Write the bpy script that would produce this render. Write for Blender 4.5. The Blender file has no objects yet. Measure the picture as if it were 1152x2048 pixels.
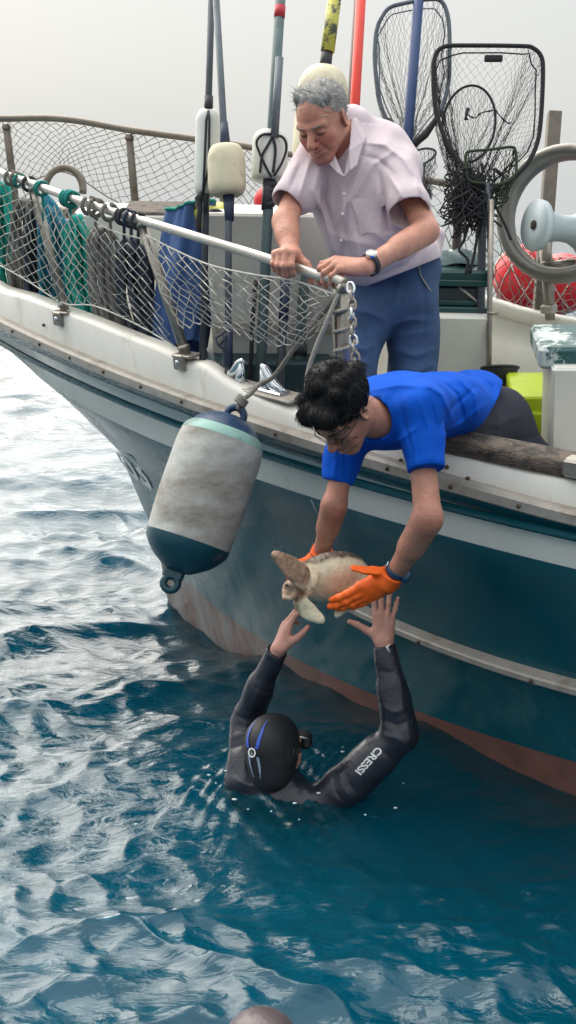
import bpy, math, random
import numpy as np
from mathutils import Vector, Matrix

SC = bpy.context.scene
COL = SC.collection
rng = np.random.default_rng(7)
random.seed(7)
PI = math.pi

# ------------------------------------------------------------------ camera
F_PX, H_CAM, Y_HOR = 2400.0, 1.95, 450.0
TH = math.atan((1024 - Y_HOR) / F_PX)
cam_d = bpy.data.cameras.new('camera')
cam = bpy.data.objects.new('camera', cam_d)
COL.objects.link(cam)
SC.camera = cam
cam.location = (0, 0, H_CAM)
cam.rotation_euler = (PI / 2 - TH, 0, 0)
cam_d.sensor_fit = 'VERTICAL'
cam_d.sensor_height = 36.0
cam_d.lens = F_PX / 2048 * 36.0
cam_d.clip_start = 0.05
cam_d.clip_end = 20000

# ------------------------------------------------------------------ sky, sun, exposure
SUN_EL, SUN_AZ = math.radians(46), math.radians(-30)     # azimuth from +Y towards +X
world = bpy.data.worlds.new('World')
SC.world = world
world.use_nodes = True
wn, wl = world.node_tree.nodes, world.node_tree.links
wn.clear()
wo = wn.new('ShaderNodeOutputWorld')
bg = wn.new('ShaderNodeBackground')
sky = wn.new('ShaderNodeTexSky')
sky.sky_type = 'NISHITA'
sky.sun_disc = False
sky.sun_elevation = SUN_EL
sky.sun_rotation = SUN_AZ
sky.air_density = 1.0
sky.dust_density = 9.0
mixw = wn.new('ShaderNodeMixRGB')
mixw.inputs[0].default_value = 0.80                       # thick overcast haze over the clear sky
ge = wn.new('ShaderNodeTexCoord')                         # overcast sky: the zenith brighter than the horizon
sx = wn.new('ShaderNodeSeparateXYZ')
wl.new(ge.outputs['Generated'], sx.inputs[0])
zr = wn.new('ShaderNodeMapRange')
zr.inputs[1].default_value, zr.inputs[2].default_value = 0.28, 1.0
zr.inputs[3].default_value, zr.inputs[4].default_value = 1.45, 3.9
wl.new(sx.outputs['Z'], zr.inputs[0])
oc = wn.new('ShaderNodeMixRGB')
oc.blend_type = 'MULTIPLY'
oc.inputs[0].default_value = 1.0
oc.inputs[1].default_value = (3.05, 3.16, 3.12, 1)
wl.new(zr.outputs[0], oc.inputs[2])
wl.new(oc.outputs[0], mixw.inputs[2])
wl.new(sky.outputs[0], mixw.inputs[1])
wl.new(mixw.outputs[0], bg.inputs[0])
bg.inputs[1].default_value = 0.10
wl.new(bg.outputs[0], wo.inputs[0])

sun_d = bpy.data.lights.new('sun', 'SUN')
sun_d.energy = 2.3
sun_d.angle = math.radians(75)
sun_d.color = (1.0, 0.95, 0.87)
sun = bpy.data.objects.new('sun', sun_d)
COL.objects.link(sun)
sd = Vector((math.sin(SUN_AZ) * math.cos(SUN_EL), math.cos(SUN_AZ) * math.cos(SUN_EL), math.sin(SUN_EL)))
sun.rotation_euler = sd.to_track_quat('Z', 'Y').to_euler()
sun.location = sd * 30
SC.view_settings.view_transform = 'Standard'
SC.view_settings.look = 'None'
SC.view_settings.exposure = 0.86
SC.view_settings.gamma = 1.0
SC.view_settings.use_curve_mapping = False
SC.cycles.max_bounces = 8
SC.cycles.transparent_max_bounces = 40
SC.cycles.caustics_reflective = False
SC.cycles.caustics_refractive = False

# ------------------------------------------------------------------ geometry of the place
C0 = np.array([0, 0, H_CAM])
_F = np.array([0, math.cos(TH), -math.sin(TH)])
_U = np.array([0, math.sin(TH), math.cos(TH)])
_R = np.array([1.0, 0, 0])


def ray(px, py):
    return _F + (px - 576) / F_PX * _R + (1024 - py) / F_PX * _U


def P(px, py, t):
    """a surveyed point: direction read off the photograph, t metres away"""
    return C0 + t * ray(px, py)


def onwater(px, py, z=0.0):
    r = ray(px, py)
    return C0 + (z - H_CAM) / r[2] * r


def camdir(x, y, z):
    """unit vector from right / up / towards-viewer components"""
    v = x * _R + y * _U - z * _F
    return v / np.linalg.norm(v)


# boat frame: origin where the stem meets the water; a forward, b to port, c up; heeled to port, bow up
S0 = onwater(337, 1212)
_phi, _heel, _trim = np.radians(38), np.radians(7), np.radians(2)
_A = np.array([-np.cos(_phi), np.sin(_phi), 0])
_B = np.array([-np.sin(_phi), -np.cos(_phi), 0])
_Z = np.array([0, 0, 1.0])
A_ = _A * np.cos(_trim) + _Z * np.sin(_trim)
_Z2 = _Z * np.cos(_trim) - _A * np.sin(_trim)
C_ = _Z2 * np.cos(_heel) + _B * np.sin(_heel)
B_ = _B * np.cos(_heel) - _Z2 * np.sin(_heel)
MB_ = np.array([A_, B_, C_])


def bw(a, b, c):
    return S0 + a * A_ + b * B_ + c * C_


def bwv(arr):
    return S0 + np.asarray(arr) @ MB_


def tob(p):
    return MB_ @ (np.asarray(p) - S0)


def gun(a):
    q = np.clip((1.75 - np.asarray(a, float)) / 4.0, 0, 1) ** 0.85
    return q * (2 - q)


STEM_C = [-0.8, -0.3, 0, 0.28, 0.44, 0.82, 1.12, 1.27, 1.5, 1.66, 2.6]
STEM_A = [-0.7, -0.12, 0, 0.03, 0.08, 0.26, 0.74, 1.06, 1.5, 1.75, 2.0]


C_SHEER = lambda a: np.full_like(np.asarray(a, float), 1.5)           # replaced once the sheer has been read


def bhull(a, c):
    a = np.asarray(a, float)
    c = np.asarray(c, float)
    ast = np.interp(c, STEM_C, STEM_A)
    w = np.clip(c / (C_SHEER(a) - 0.02), 0, 1) ** 1.3
    Bm = 0.86 + 0.14 * w
    L = 4.4 + (4.0 - 4.4) * w
    ex = 1.0 + (0.85 - 1.0) * w
    q = np.clip((ast - a) / L, 0, 1) ** ex
    b = Bm * q * (2 - q)
    return b * np.where(c < 0, np.clip(1 + 0.9 * c, 0.05, 1), 1)


def hit(px, py, fn, sign=1, t0=2.6, t1=14, off=0.0):
    """where the sight line meets the upright surface b = sign*fn(a) of the boat; boat coordinates"""
    r = MB_ @ ray(px, py)
    o = MB_ @ (C0 - S0)
    ts = np.linspace(t0, t1, 4000)
    p = o + ts[:, None] * r
    g = p[:, 1] - sign * (fn(p[:, 0]) + off)
    k = np.where(g[:-1] * g[1:] <= 0)[0]
    if len(k) == 0:
        return None
    k = k[0]
    u = g[k] / (g[k] - g[k + 1])
    return p[k] + u * (p[k + 1] - p[k])


def hithull(px, py):
    r = MB_ @ ray(px, py)
    o = MB_ @ (C0 - S0)
    ts = np.linspace(2.6, 9, 4000)
    p = o + ts[:, None] * r
    g = p[:, 1] - bhull(p[:, 0], p[:, 2])
    k = np.where((g[:-1] > 0) & (g[1:] <= 0))[0]
    return p[k[0]] if len(k) else None


def hb(px, py, b, **kw):
    return hit(px, py, lambda a: 0 * a + b, **kw)


def hbw(px, py, b):
    return bwv(hb(px, py, b))


# ------------------------------------------------------------------ materials
def srgb(r, g, b, k=1.0):
    f = lambda v: (v / 255 / 12.92) if v / 255 <= 0.04045 else ((v / 255 + 0.055) / 1.055) ** 2.4
    return (f(r) * k, f(g) * k, f(b) * k)


def mat(name, col, rough=0.5, metal=0.0, var=0.12, scale=6.0, bump=0.0, bscale=40.0, col2=None, thr=None,
        spec=0.5, attr=None, coat=0.0, sheen=0.0, detail=6, stretch=None, sss=0.0, alpha=None, rvar=0.0):
    """Principled material: base colour wandering round col by noise, an optional second colour in patches, fine bump"""
    m = bpy.data.materials.new(name)
    m.use_nodes = True
    n, l = m.node_tree.nodes, m.node_tree.links
    p = n['Principled BSDF']
    tc = n.new('ShaderNodeTexCoord')
    src = tc.outputs['Object']
    if stretch:
        mp = n.new('ShaderNodeMapping')
        mp.inputs['Scale'].default_value = stretch
        l.new(src, mp.inputs[0])
        src = mp.outputs[0]
    nz = n.new('ShaderNodeTexNoise')
    nz.inputs['Scale'].default_value = scale
    nz.inputs['Detail'].default_value = detail
    nz.inputs['Roughness'].default_value = 0.62
    l.new(src, nz.inputs['Vector'])
    base = n.new('ShaderNodeMixRGB')
    base.blend_type = 'MULTIPLY'
    base.inputs[0].default_value = 1.0
    mr = n.new('ShaderNodeMapRange')
    mr.inputs[1].default_value, mr.inputs[2].default_value = 0.3, 0.7
    mr.inputs[3].default_value, mr.inputs[4].default_value = 1 - var, 1 + var
    l.new(nz.outputs[0], mr.inputs[0])
    if attr:
        at = n.new('ShaderNodeAttribute')
        at.attribute_name = attr
        l.new(at.outputs['Color'], base.inputs[1])
    else:
        base.inputs[1].default_value = (*col, 1)
    l.new(mr.outputs[0], base.inputs[2])
    out = base.outputs[0]
    if col2 is not None:
        n2 = n.new('ShaderNodeTexNoise')
        n2.inputs['Scale'].default_value = scale * 0.8
        n2.inputs['Detail'].default_value = 9
        n2.inputs['Roughness'].default_value = 0.7
        mo = n.new('ShaderNodeVectorMath')
        mo.operation = 'ADD'
        mo.inputs[1].default_value = (3.1, 7.7, 1.3)
        l.new(src, mo.inputs[0])
        l.new(mo.outputs[0], n2.inputs['Vector'])
        rp = n.new('ShaderNodeMapRange')
        rp.inputs[1].default_value, rp.inputs[2].default_value = thr[0], thr[1]
        l.new(n2.outputs[0], rp.inputs[0])
        mx = n.new('ShaderNodeMixRGB')
        l.new(rp.outputs[0], mx.inputs[0])
        l.new(out, mx.inputs[1])
        mx.inputs[2].default_value = (*col2, 1)
        out = mx.outputs[0]
    l.new(out, p.inputs['Base Color'])
    p.inputs['Roughness'].default_value = rough
    if rvar:
        rr = n.new('ShaderNodeMapRange')
        rr.inputs[1].default_value, rr.inputs[2].default_value = 0.3, 0.7
        rr.inputs[3].default_value, rr.inputs[4].default_value = max(0.02, rough - rvar), rough + rvar
        l.new(nz.outputs[0], rr.inputs[0])
        l.new(rr.outputs[0], p.inputs['Roughness'])
    p.inputs['Metallic'].default_value = metal
    p.inputs['Specular IOR Level'].default_value = spec
    p.inputs['Coat Weight'].default_value = coat
    p.inputs['Sheen Weight'].default_value = sheen
    if sss:
        p.inputs['Subsurface Weight'].default_value = sss
        p.inputs['Subsurface Radius'].default_value = (0.012, 0.005, 0.003)
        p.inputs['Subsurface Scale'].default_value = 0.6
    if alpha is not None:
        p.inputs['Alpha'].default_value = alpha
    if bump:
        nb = n.new('ShaderNodeTexNoise')
        nb.inputs['Scale'].default_value = bscale
        nb.inputs['Detail'].default_value = 4
        l.new(src, nb.inputs['Vector'])
        bp = n.new('ShaderNodeBump')
        bp.inputs['Strength'].default_value = bump
        bp.inputs['Distance'].default_value = 0.01
        l.new(nb.outputs[0], bp.inputs['Height'])
        l.new(bp.outputs[0], p.inputs['Normal'])
    return m


M = {}
M['hull_teal'] = mat('teal_gelcoat', srgb(10, 84, 98), 0.24, var=0.12, scale=3, col2=srgb(84, 122, 126), thr=(0.56, 0.85), rvar=0.08)
M['hull_red'] = mat('antifouling_red', srgb(120, 84, 76), 0.5, var=0.15, scale=9, bump=0.12, bscale=50, col2=srgb(96, 70, 66), thr=(0.5, 0.7))


def painted_sheen(m):
    """pale sheen of light and mist painted into the lower bow colour: strongest by the stem"""
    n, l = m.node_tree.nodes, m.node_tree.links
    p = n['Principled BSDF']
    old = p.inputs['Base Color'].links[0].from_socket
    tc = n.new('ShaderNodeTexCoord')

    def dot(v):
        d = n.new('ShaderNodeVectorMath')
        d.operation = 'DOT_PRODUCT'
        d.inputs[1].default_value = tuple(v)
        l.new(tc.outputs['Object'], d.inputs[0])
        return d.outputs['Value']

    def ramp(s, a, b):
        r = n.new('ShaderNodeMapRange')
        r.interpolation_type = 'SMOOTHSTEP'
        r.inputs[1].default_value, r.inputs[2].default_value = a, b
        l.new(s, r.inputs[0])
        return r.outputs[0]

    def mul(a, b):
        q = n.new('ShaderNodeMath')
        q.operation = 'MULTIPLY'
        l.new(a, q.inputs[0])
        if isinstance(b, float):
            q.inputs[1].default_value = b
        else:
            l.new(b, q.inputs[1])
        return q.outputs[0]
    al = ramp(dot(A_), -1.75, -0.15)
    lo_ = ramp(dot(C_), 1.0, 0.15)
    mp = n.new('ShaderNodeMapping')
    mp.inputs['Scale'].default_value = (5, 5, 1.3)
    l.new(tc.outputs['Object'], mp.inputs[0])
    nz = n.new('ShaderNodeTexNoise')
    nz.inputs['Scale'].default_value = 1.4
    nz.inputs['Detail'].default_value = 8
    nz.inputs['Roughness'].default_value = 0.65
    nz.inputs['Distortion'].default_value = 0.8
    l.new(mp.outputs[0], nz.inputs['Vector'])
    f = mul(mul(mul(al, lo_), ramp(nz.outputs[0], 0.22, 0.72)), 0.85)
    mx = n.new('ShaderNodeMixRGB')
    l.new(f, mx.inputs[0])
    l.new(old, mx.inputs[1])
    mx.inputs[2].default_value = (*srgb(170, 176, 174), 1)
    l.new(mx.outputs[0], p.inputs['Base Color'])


painted_sheen(M['hull_teal'])  # light off the water and mist, put into the hull colours as streaks
painted_sheen(M['hull_red'])
M['cream'] = mat('cream_gelcoat', srgb(230, 227, 218), 0.35, var=0.06, scale=7, col2=srgb(168, 156, 134), thr=(0.58, 0.82), stretch=(1, 1, 0.4), bump=0.05, bscale=5)
M['white_stripe'] = mat('white_stripe_paint', srgb(238, 236, 228), 0.35, var=0.05, scale=8, col2=srgb(160, 146, 124), thr=(0.60, 0.85), stretch=(1, 1, 0.4))
M['strake'] = mat('weathered_aluminium', srgb(168, 162, 154), 0.48, metal=0.35, var=0.16, scale=14, col2=srgb(120, 104, 90), thr=(0.55, 0.75), stretch=(1, 1, 1))
M['steel'] = mat('dull_stainless', srgb(150, 144, 136), 0.38, metal=0.75, var=0.18, scale=25, col2=srgb(112, 92, 76), thr=(0.58, 0.78))
M['cast_metal'] = mat('cast_grey_metal', srgb(124, 122, 116), 0.42, metal=0.45, var=0.2, scale=14, col2=srgb(104, 92, 80), thr=(0.58, 0.78))
M['rail'] = mat('rail_pipe', srgb(196, 190, 182), 0.36, metal=0.55, var=0.12, scale=22, col2=srgb(140, 118, 100), thr=(0.62, 0.8))
M['old_pipe'] = mat('weathered_pipe', srgb(120, 112, 102), 0.5, metal=0.4, var=0.18, scale=20, col2=srgb(92, 76, 62), thr=(0.55, 0.75))
M['chrome'] = mat('chrome', srgb(205, 210, 214), 0.10, metal=1.0, var=0.04)
M['bolt'] = mat('rusty_bolt', srgb(80, 66, 56), 0.6, metal=0.4)
M['wood'] = mat('weathered_wood', srgb(96, 84, 74), 0.85, var=0.3, scale=10, bump=0.8, bscale=35, col2=srgb(48, 44, 42), thr=(0.45, 0.6), stretch=(3, 1.5, 6))
M['deck'] = mat('deck_paint', srgb(150, 152, 148), 0.7, var=0.15, scale=7, bump=0.2)
M['net'] = mat('pale_net_twine', srgb(216, 212, 202), 0.8, var=0.15, scale=30)
M['net_dark'] = mat('grey_net_twine', srgb(140, 136, 128), 0.85, var=0.15, scale=30)


# ------------------------------------------------------------------ mesh builder
class MBuild:
    def __init__(self):
        self.v, self.f, self.mi, self.sm = [], [], [], []

    def n(self):
        return len(self.v)

    def add(self, vs, fs, mi=0, smooth=True):
        o = len(self.v)
        self.v.extend([tuple(float(q) for q in x) for x in vs])
        for f in fs:
            self.f.append(tuple(i + o for i in f))
            self.mi.append(mi)
            self.sm.append(smooth)
        return self

    def tube(self, pts, r, seg=8, mi=0, closed=False, caps=True):
        pts = [np.asarray(p, float) for p in pts]
        n = len(pts)
        rs = [r] * n if np.isscalar(r) else list(r)
        vs, fs = [], []
        prev = None
        for i, p in enumerate(pts):
            if closed:
                d = pts[(i + 1) % n] - pts[i - 1]
            else:
                d = pts[min(i + 1, n - 1)] - pts[max(i - 1, 0)]
            d = d / (np.linalg.norm(d) + 1e-12)
            if prev is None:
                q = np.array([0, 0, 1.0]) if abs(d[2]) < 0.9 else np.array([1.0, 0, 0])
            else:
                q = prev
            u = q - d * (q @ d)
            u /= np.linalg.norm(u) + 1e-12
            prev = u
            w = np.cross(d, u)
            for k in range(seg):
                an = 2 * PI * k / seg
                vs.append(p + rs[i] * (math.cos(an) * u + math.sin(an) * w))
        m = n if closed else n - 1
        for i in range(m):
            j = (i + 1) % n
            for k in range(seg):
                k2 = (k + 1) % seg
                fs.append((i * seg + k, i * seg + k2, j * seg + k2, j * seg + k))
        self.add(vs, fs, mi)
        if caps and not closed and seg > 3:
            o = len(self.v) - n * seg
            self.f.append(tuple(o + k for k in reversed(range(seg))))
            self.f.append(tuple(o + (n - 1) * seg + k for k in range(seg)))
            self.mi += [mi, mi]
            self.sm += [False, False]
        return self

    def box(self, c, ax, half, bev=0.0, mi=0, smooth=False):
        """box at c with unit axes ax (3 rows) and half sizes; bev > 0 chamfers its edges"""
        c = np.asarray(c, float)
        ax = np.asarray(ax, float)
        hx, hy, hz = half
        if bev <= 0:
            vs = [c + sx * hx * ax[0] + sy * hy * ax[1] + sz * hz * ax[2] for sx in (-1, 1) for sy in (-1, 1) for sz in (-1, 1)]
            fs = [(0, 1, 3, 2), (4, 6, 7, 5), (0, 4, 5, 1), (2, 3, 7, 6), (0, 2, 6, 4), (1, 5, 7, 3)]
            return self.add(vs, fs, mi, smooth)
        rings = []
        bev = min(bev, hx * .9, hy * .9, hz * .9)
        for z, ins in ((-hz, bev), (-hz + bev, 0), (hz - bev, 0), (hz, bev)):
            x, y = hx - ins, hy - ins
            b = bev * (0.6 if ins else 1)
            ring = [(x - b, -y), (x, -y + b), (x, y - b), (x - b, y), (-x + b, y), (-x, y - b), (-x, -y + b), (-x + b, -y)]
            rings.append([c + p[0] * ax[0] + p[1] * ax[1] + z * ax[2] for p in ring])
        vs = [p for r in rings for p in r]
        fs = [tuple(reversed(range(8))), tuple(24 + k for k in range(8))]
        for i in range(3):
            for k in range(8):
                k2 = (k + 1) % 8
                fs.append((i * 8 + k, i * 8 + k2, i * 8 + 8 + k2, i * 8 + 8 + k))
        return self.add(vs, fs, mi, smooth)

    def lathe(self, p0, p1, prof, seg=24, mi=0, squash=None):
        """prof: (fraction along p0-p1, radius)"""
        p0, p1 = np.asarray(p0, float), np.asarray(p1, float)
        d = p1 - p0
        L = np.linalg.norm(d)
        d /= L
        q = np.array([0, 0, 1.0]) if abs(d[2]) < 0.9 else np.array([1.0, 0, 0])
        u = q - d * (q @ d)
        u /= np.linalg.norm(u)
        w = np.cross(d, u)
        vs, fs = [], []
        for s, r in prof:
            for k in range(seg):
                an = 2 * PI * k / seg
                vs.append(p0 + d * L * s + max(r, 1e-5) * (math.cos(an) * u + math.sin(an) * w))
        for i in range(len(prof) - 1):
            for k in range(seg):
                k2 = (k + 1) % seg
                fs.append((i * seg + k, i * seg + k2, i * seg + seg + k2, i * seg + seg + k))
        return self.add(vs, fs, mi)

    def ball(self, c, r, ax=None, mi=0, nu=12, nv=8):
        c = np.asarray(c, float)
        ax = np.eye(3) if ax is None else np.asarray(ax)
        r = np.array([r] * 3 if np.isscalar(r) else r, float)
        vs, fs = [], []
        for i in range(nv + 1):
            th = PI * i / nv
            for k in range(nu):
                ph = 2 * PI * k / nu
                l = np.array([math.sin(th) * math.cos(ph), math.sin(th) * math.sin(ph), math.cos(th)]) * r
                vs.append(c + l @ ax)
        for i in range(nv):
            for k in range(nu):
                k2 = (k + 1) % nu
                fs.append((i * nu + k, i * nu + nu + k, i * nu + nu + k2, i * nu + k2))
        return self.add(vs, fs, mi)

    def grid(self, arr, mi=0, smooth=True, flip=False):
        """arr: (n, m, 3) sheet of points; mi may be a function of (row)"""
        arr = np.asarray(arr)
        n, m = arr.shape[:2]
        o = len(self.v)
        self.v.extend(map(tuple, arr.reshape(-1, 3).tolist()))
        for i in range(n - 1):
            for k in range(m - 1):
                f = (o + i * m + k, o + i * m + k + 1, o + (i + 1) * m + k + 1, o + (i + 1) * m + k)
                self.f.append(f[::-1] if flip else f)
                self.mi.append(mi(i) if callable(mi) else mi)
                self.sm.append(smooth)
        return self


ORG = {}


def build(name, mb, mats, parent=None, org=None, **props):
    """link a mesh builder as one object; a part takes its parent's origin, a thing gets its own"""
    me = bpy.data.meshes.new(name)
    if parent is not None:
        org = ORG[parent.name]
    v = np.asarray(mb.v if not isinstance(mb, tuple) else mb[0], float)
    if org is None:
        org = np.array([(v[:, 0].min() + v[:, 0].max()) / 2, (v[:, 1].min() + v[:, 1].max()) / 2, v[:, 2].min()])
    org = np.asarray(org, float)
    if isinstance(mb, tuple):                                   # (verts, quads) from an implicit surface
        q = mb[1]
        me.vertices.add(len(v))
        me.vertices.foreach_set('co', (v - org).astype(np.float32).ravel())
        me.loops.add(q.size)
        me.loops.foreach_set('vertex_index', q.astype(np.int32).ravel())
        me.polygons.add(len(q))
        me.polygons.foreach_set('loop_start', (np.arange(len(q)) * q.shape[1]).astype(np.int32))
        me.update(calc_edges=True)
        me.polygons.foreach_set('use_smooth', np.ones(len(q), bool))
    else:
        me.from_pydata((v - org).tolist(), [], mb.f)
        me.polygons.foreach_set('use_smooth', mb.sm)
        me.polygons.foreach_set('material_index', mb.mi)
    for m in (mats if isinstance(mats, (list, tuple)) else [mats]):
        me.materials.append(M[m] if isinstance(m, str) else m)
    me.update()
    o = bpy.data.objects.new(name, me)
    COL.objects.link(o)
    ORG[o.name] = org
    if parent is not None:
        o.parent = parent
    else:
        o.location = org
    for k, val in props.items():
        o[k] = val
    return o


def thing(name, label, cat, loc, group=None):
    o = bpy.data.objects.new(name, None)
    COL.objects.link(o)
    o.empty_display_size = 0.1
    o.location = loc
    ORG[o.name] = np.asarray(loc, float)
    o['label'] = label
    o['category'] = cat
    if group:
        o['group'] = group
    return o


def place_copy(src, loc, rot=None, parent=None):
    """another object on the same mesh"""
    o = src.copy()
    COL.objects.link(o)
    o.parent = parent
    o.location = np.asarray(loc, float) - (ORG[parent.name] if parent is not None else 0)
    if rot is not None:
        o.rotation_euler = rot
    ORG[o.name] = np.asarray(loc, float)
    return o


def smooth_path(pts, n=40):
    """Catmull-Rom through pts"""
    p = np.asarray(pts, float)
    p = np.vstack([2 * p[0] - p[1], p, 2 * p[-1] - p[-2]])
    out = []
    m = len(p) - 3
    for s in np.linspace(0, m - 1e-6, n):
        i = int(s)
        t = s - i
        a, b, c, d = p[i:i + 4]
        out.append(0.5 * (2 * b + (c - a) * t + (2 * a - 5 * b + 4 * c - d) * t * t + (3 * b - a - 3 * c + d) * t ** 3))
    return np.array(out)


def unit(v):
    v = np.asarray(v, float)
    return v / np.linalg.norm(v)

# ------------------------------------------------------------------ sea
def wave_field(x, y):
    """height and sideways shift of the water at rest positions x, y: a swell, wind waves and short chop"""
    r = np.random.default_rng(11)
    h = np.zeros_like(x)
    dx = np.zeros_like(x)
    dy = np.zeros_like(x)
    dist = np.hypot(x, y)
    comps = []
    for lam, amp, main, spread, n in ((2.6, 0.017, 84, 18, 5), (1.25, 0.0165, 88, 20, 8), (0.60, 0.0090, 90, 27, 11), (0.29, 0.0046, 90, 44, 14), (0.14, 0.0020, 90, 62, 18), (0.075, 0.0008, 88, 80, 16)):
        for i in range(n):
            comps.append((lam * r.uniform(0.75, 1.3), amp * r.uniform(0.5, 1.2), math.radians(main + r.normal() * spread), r.uniform(0, 2 * PI)))
    gust = 0.75 + 0.35 * np.sin(0.9 * x + 0.5 * y + 1.0) * np.sin(0.7 * y - 0.4 * x)
    # water in the lee of the hull lies flatter
    hd_ = (x - S0[0]) * 0.777 + (y - S0[1]) * 0.63
    gust = gust * (1 - 0.45 * np.exp(-(np.minimum(hd_, 0) / 1.2) ** 2) * np.clip((x + 0.7) / 0.6, 0, 1))
    for lam, amp, an, ph in comps:
        k = 2 * PI / lam
        fade = np.clip(1.6 - dist / (lam * 60), 0, 1)
        arg = k * (x * math.cos(an) + y * math.sin(an)) + ph + 0.5 * np.sin(1.3 * x - 0.8 * y + ph)
        g = fade * (gust if lam < 0.9 else 1)
        h += amp * g * np.sin(arg)
        dx += amp * g * 0.95 * math.cos(an) * np.cos(arg)
        dy += amp * g * 0.95 * math.sin(an) * np.cos(arg)
    return h, dx, dy


DIV = onwater(560, 1600)
QTR = onwater(1170, 1570)


def sea_height(x, y):
    h, dx, dy = wave_field(x, y)
    # rings and slop round the swimmer
    d = np.hypot(x - DIV[0], y - DIV[1])
    w = np.exp(-(d / 0.75) ** 2)
    h = h * (1 - 0.75 * w) + 0.060 * w
    ph = 3 * np.sin(7.1 * x + 2.3 * y) + 2 * np.sin(5.3 * y - 9 * x)
    h = h + 0.009 * np.exp(-((d - 0.12) / 0.20) ** 2) * (np.sin(41 * x + ph) * np.sin(37 * y - ph) + 0.6 * np.sin(83 * x - 1.7 * ph) * np.sin(71 * y + ph))
    # slop pushed up along the quarter
    h = h + 0.05 * np.exp(-(np.hypot(x - QTR[0], y - QTR[1]) / 0.55) ** 2)
    return h + 0.015, dx, dy


fine = np.radians(np.arange(-24, 24.01, 0.105))
side = np.radians(np.concatenate([np.arange(-180, -24, 4.0), []]))
side2 = np.radians(np.arange(28, 181, 4.0))
ang = np.concatenate([side, fine, side2])
rad = [1.6]
while rad[-1] < 9000:
    q = rad[-1]
    rad.append(q * (1.006 if q < 2.6 else 1.0032 if q < 7.5 else 1.0055 if q < 12 else 1.010 if q < 30 else 1.03 if q < 200 else 1.15))
rad = np.array(rad)
RR, AA = np.meshgrid(rad, ang, indexing='ij')
X = RR * np.sin(AA)
Y = RR * np.cos(AA)
h, dx, dy = sea_height(X, Y)
V = np.stack([X + dx, Y + dy, h], -1)
n0, m0 = X.shape
idx = np.arange(n0 * m0).reshape(n0, m0)
quads = np.stack([idx[:-1, :-1], idx[1:, :-1], idx[1:, 1:], idx[:-1, 1:]], -1).reshape(-1, 4)[:, ::-1]

wm = bpy.data.materials.new('sea_water')
wm.use_nodes = True
n_, l_ = wm.node_tree.nodes, wm.node_tree.links
n_.clear()
out = n_.new('ShaderNodeOutputMaterial')
tc = n_.new('ShaderNodeTexCoord')
mp = n_.new('ShaderNodeMapping')
mp.inputs['Scale'].default_value = (0.75, 1.5, 1)
l_.new(tc.outputs['Object'], mp.inputs[0])
b1 = n_.new('ShaderNodeTexNoise')
b1.inputs['Scale'].default_value = 13
b1.inputs['Detail'].default_value = 5
b1.inputs['Roughness'].default_value = 0.55
b1.inputs['Distortion'].default_value = 0.6
l_.new(mp.outputs[0], b1.inputs['Vector'])
bp = n_.new('ShaderNodeBump')
bp.inputs['Strength'].default_value = 0.34
bp.inputs['Distance'].default_value = 0.03
l_.new(b1.outputs[0], bp.inputs['Height'])
dif = n_.new('ShaderNodeBsdfDiffuse')
dif.inputs['Color'].default_value = (*srgb(2, 108, 130, 1.0), 1)
tr = n_.new('ShaderNodeBsdfTransparent')
tr.inputs['Color'].default_value = (0.45, 0.80, 0.88, 1)
gl = n_.new('ShaderNodeBsdfGlossy')
gl.inputs['Roughness'].default_value = 0.035
gl.inputs['Color'].default_value = (1, 1, 1, 1)
fr = n_.new('ShaderNodeFresnel')
fr.inputs['IOR'].default_value = 1.50
for q in (gl, fr, dif):
    l_.new(bp.outputs[0], q.inputs['Normal'])
mA = n_.new('ShaderNodeMixShader')
mA.inputs[0].default_value = 0.82
l_.new(dif.outputs[0], mA.inputs[1])
l_.new(tr.outputs[0], mA.inputs[2])
mB = n_.new('ShaderNodeMixShader')
l_.new(fr.outputs[0], mB.inputs[0])
l_.new(mA.outputs[0], mB.inputs[1])
l_.new(gl.outputs[0], mB.inputs[2])
l_.new(mB.outputs[0], out.inputs[0])
M['water'] = wm
sea = build('sea', (V.reshape(-1, 3), quads), 'water', org=(0, 0, 0), kind='structure')
M['deep'] = mat('deep_blue_seabed', srgb(4, 62, 82), 0.9, var=0.1, scale=0.3)
mb = MBuild()
mb.box((0, 0, -14), np.eye(3), (9000, 9000, 0.5))
build('seabed', mb, 'deep', org=(0, 0, -14), kind='structure')

# the deeper water: thin murky layers that close over whatever hangs below the surface
dm = bpy.data.materials.new('murky_water')
dm.use_nodes = True
n_, l_ = dm.node_tree.nodes, dm.node_tree.links
n_.clear()
out = n_.new('ShaderNodeOutputMaterial')
d1 = n_.new('ShaderNodeBsdfDiffuse')
d1.inputs['Color'].default_value = (*srgb(2, 124, 148), 1)
t1 = n_.new('ShaderNodeBsdfTransparent')
t1.inputs['Color'].default_value = (0.80, 0.95, 0.97, 1)
x1 = n_.new('ShaderNodeMixShader')
x1.inputs[0].default_value = 0.72
l_.new(d1.outputs[0], x1.inputs[1])
l_.new(t1.outputs[0], x1.inputs[2])
l_.new(x1.outputs[0], out.inputs[0])
M['murk'] = dm
gx, gy = np.meshgrid(np.arange(-9, 9.01, 0.1), np.arange(1.0, 15.01, 0.1), indexing='ij')
gz, gdx, gdy = sea_height(gx, gy)
mb = MBuild()
mb.grid(np.stack([gx + gdx, gy + gdy, gz * 0.9], -1))
layer0 = None
for z_ in (-0.07, -0.12, -0.17, -0.23, -0.30, -0.39, -0.52, -0.70, -1.0):       # each follows the waves above it
    if layer0 is None:
        layer0 = build('sea_depth', mb, 'murk', org=(0, 0, 0), kind='structure')
        layer0.location = (0, 0, z_)
    else:
        place_copy(layer0, (0, 0, z_))

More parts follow.
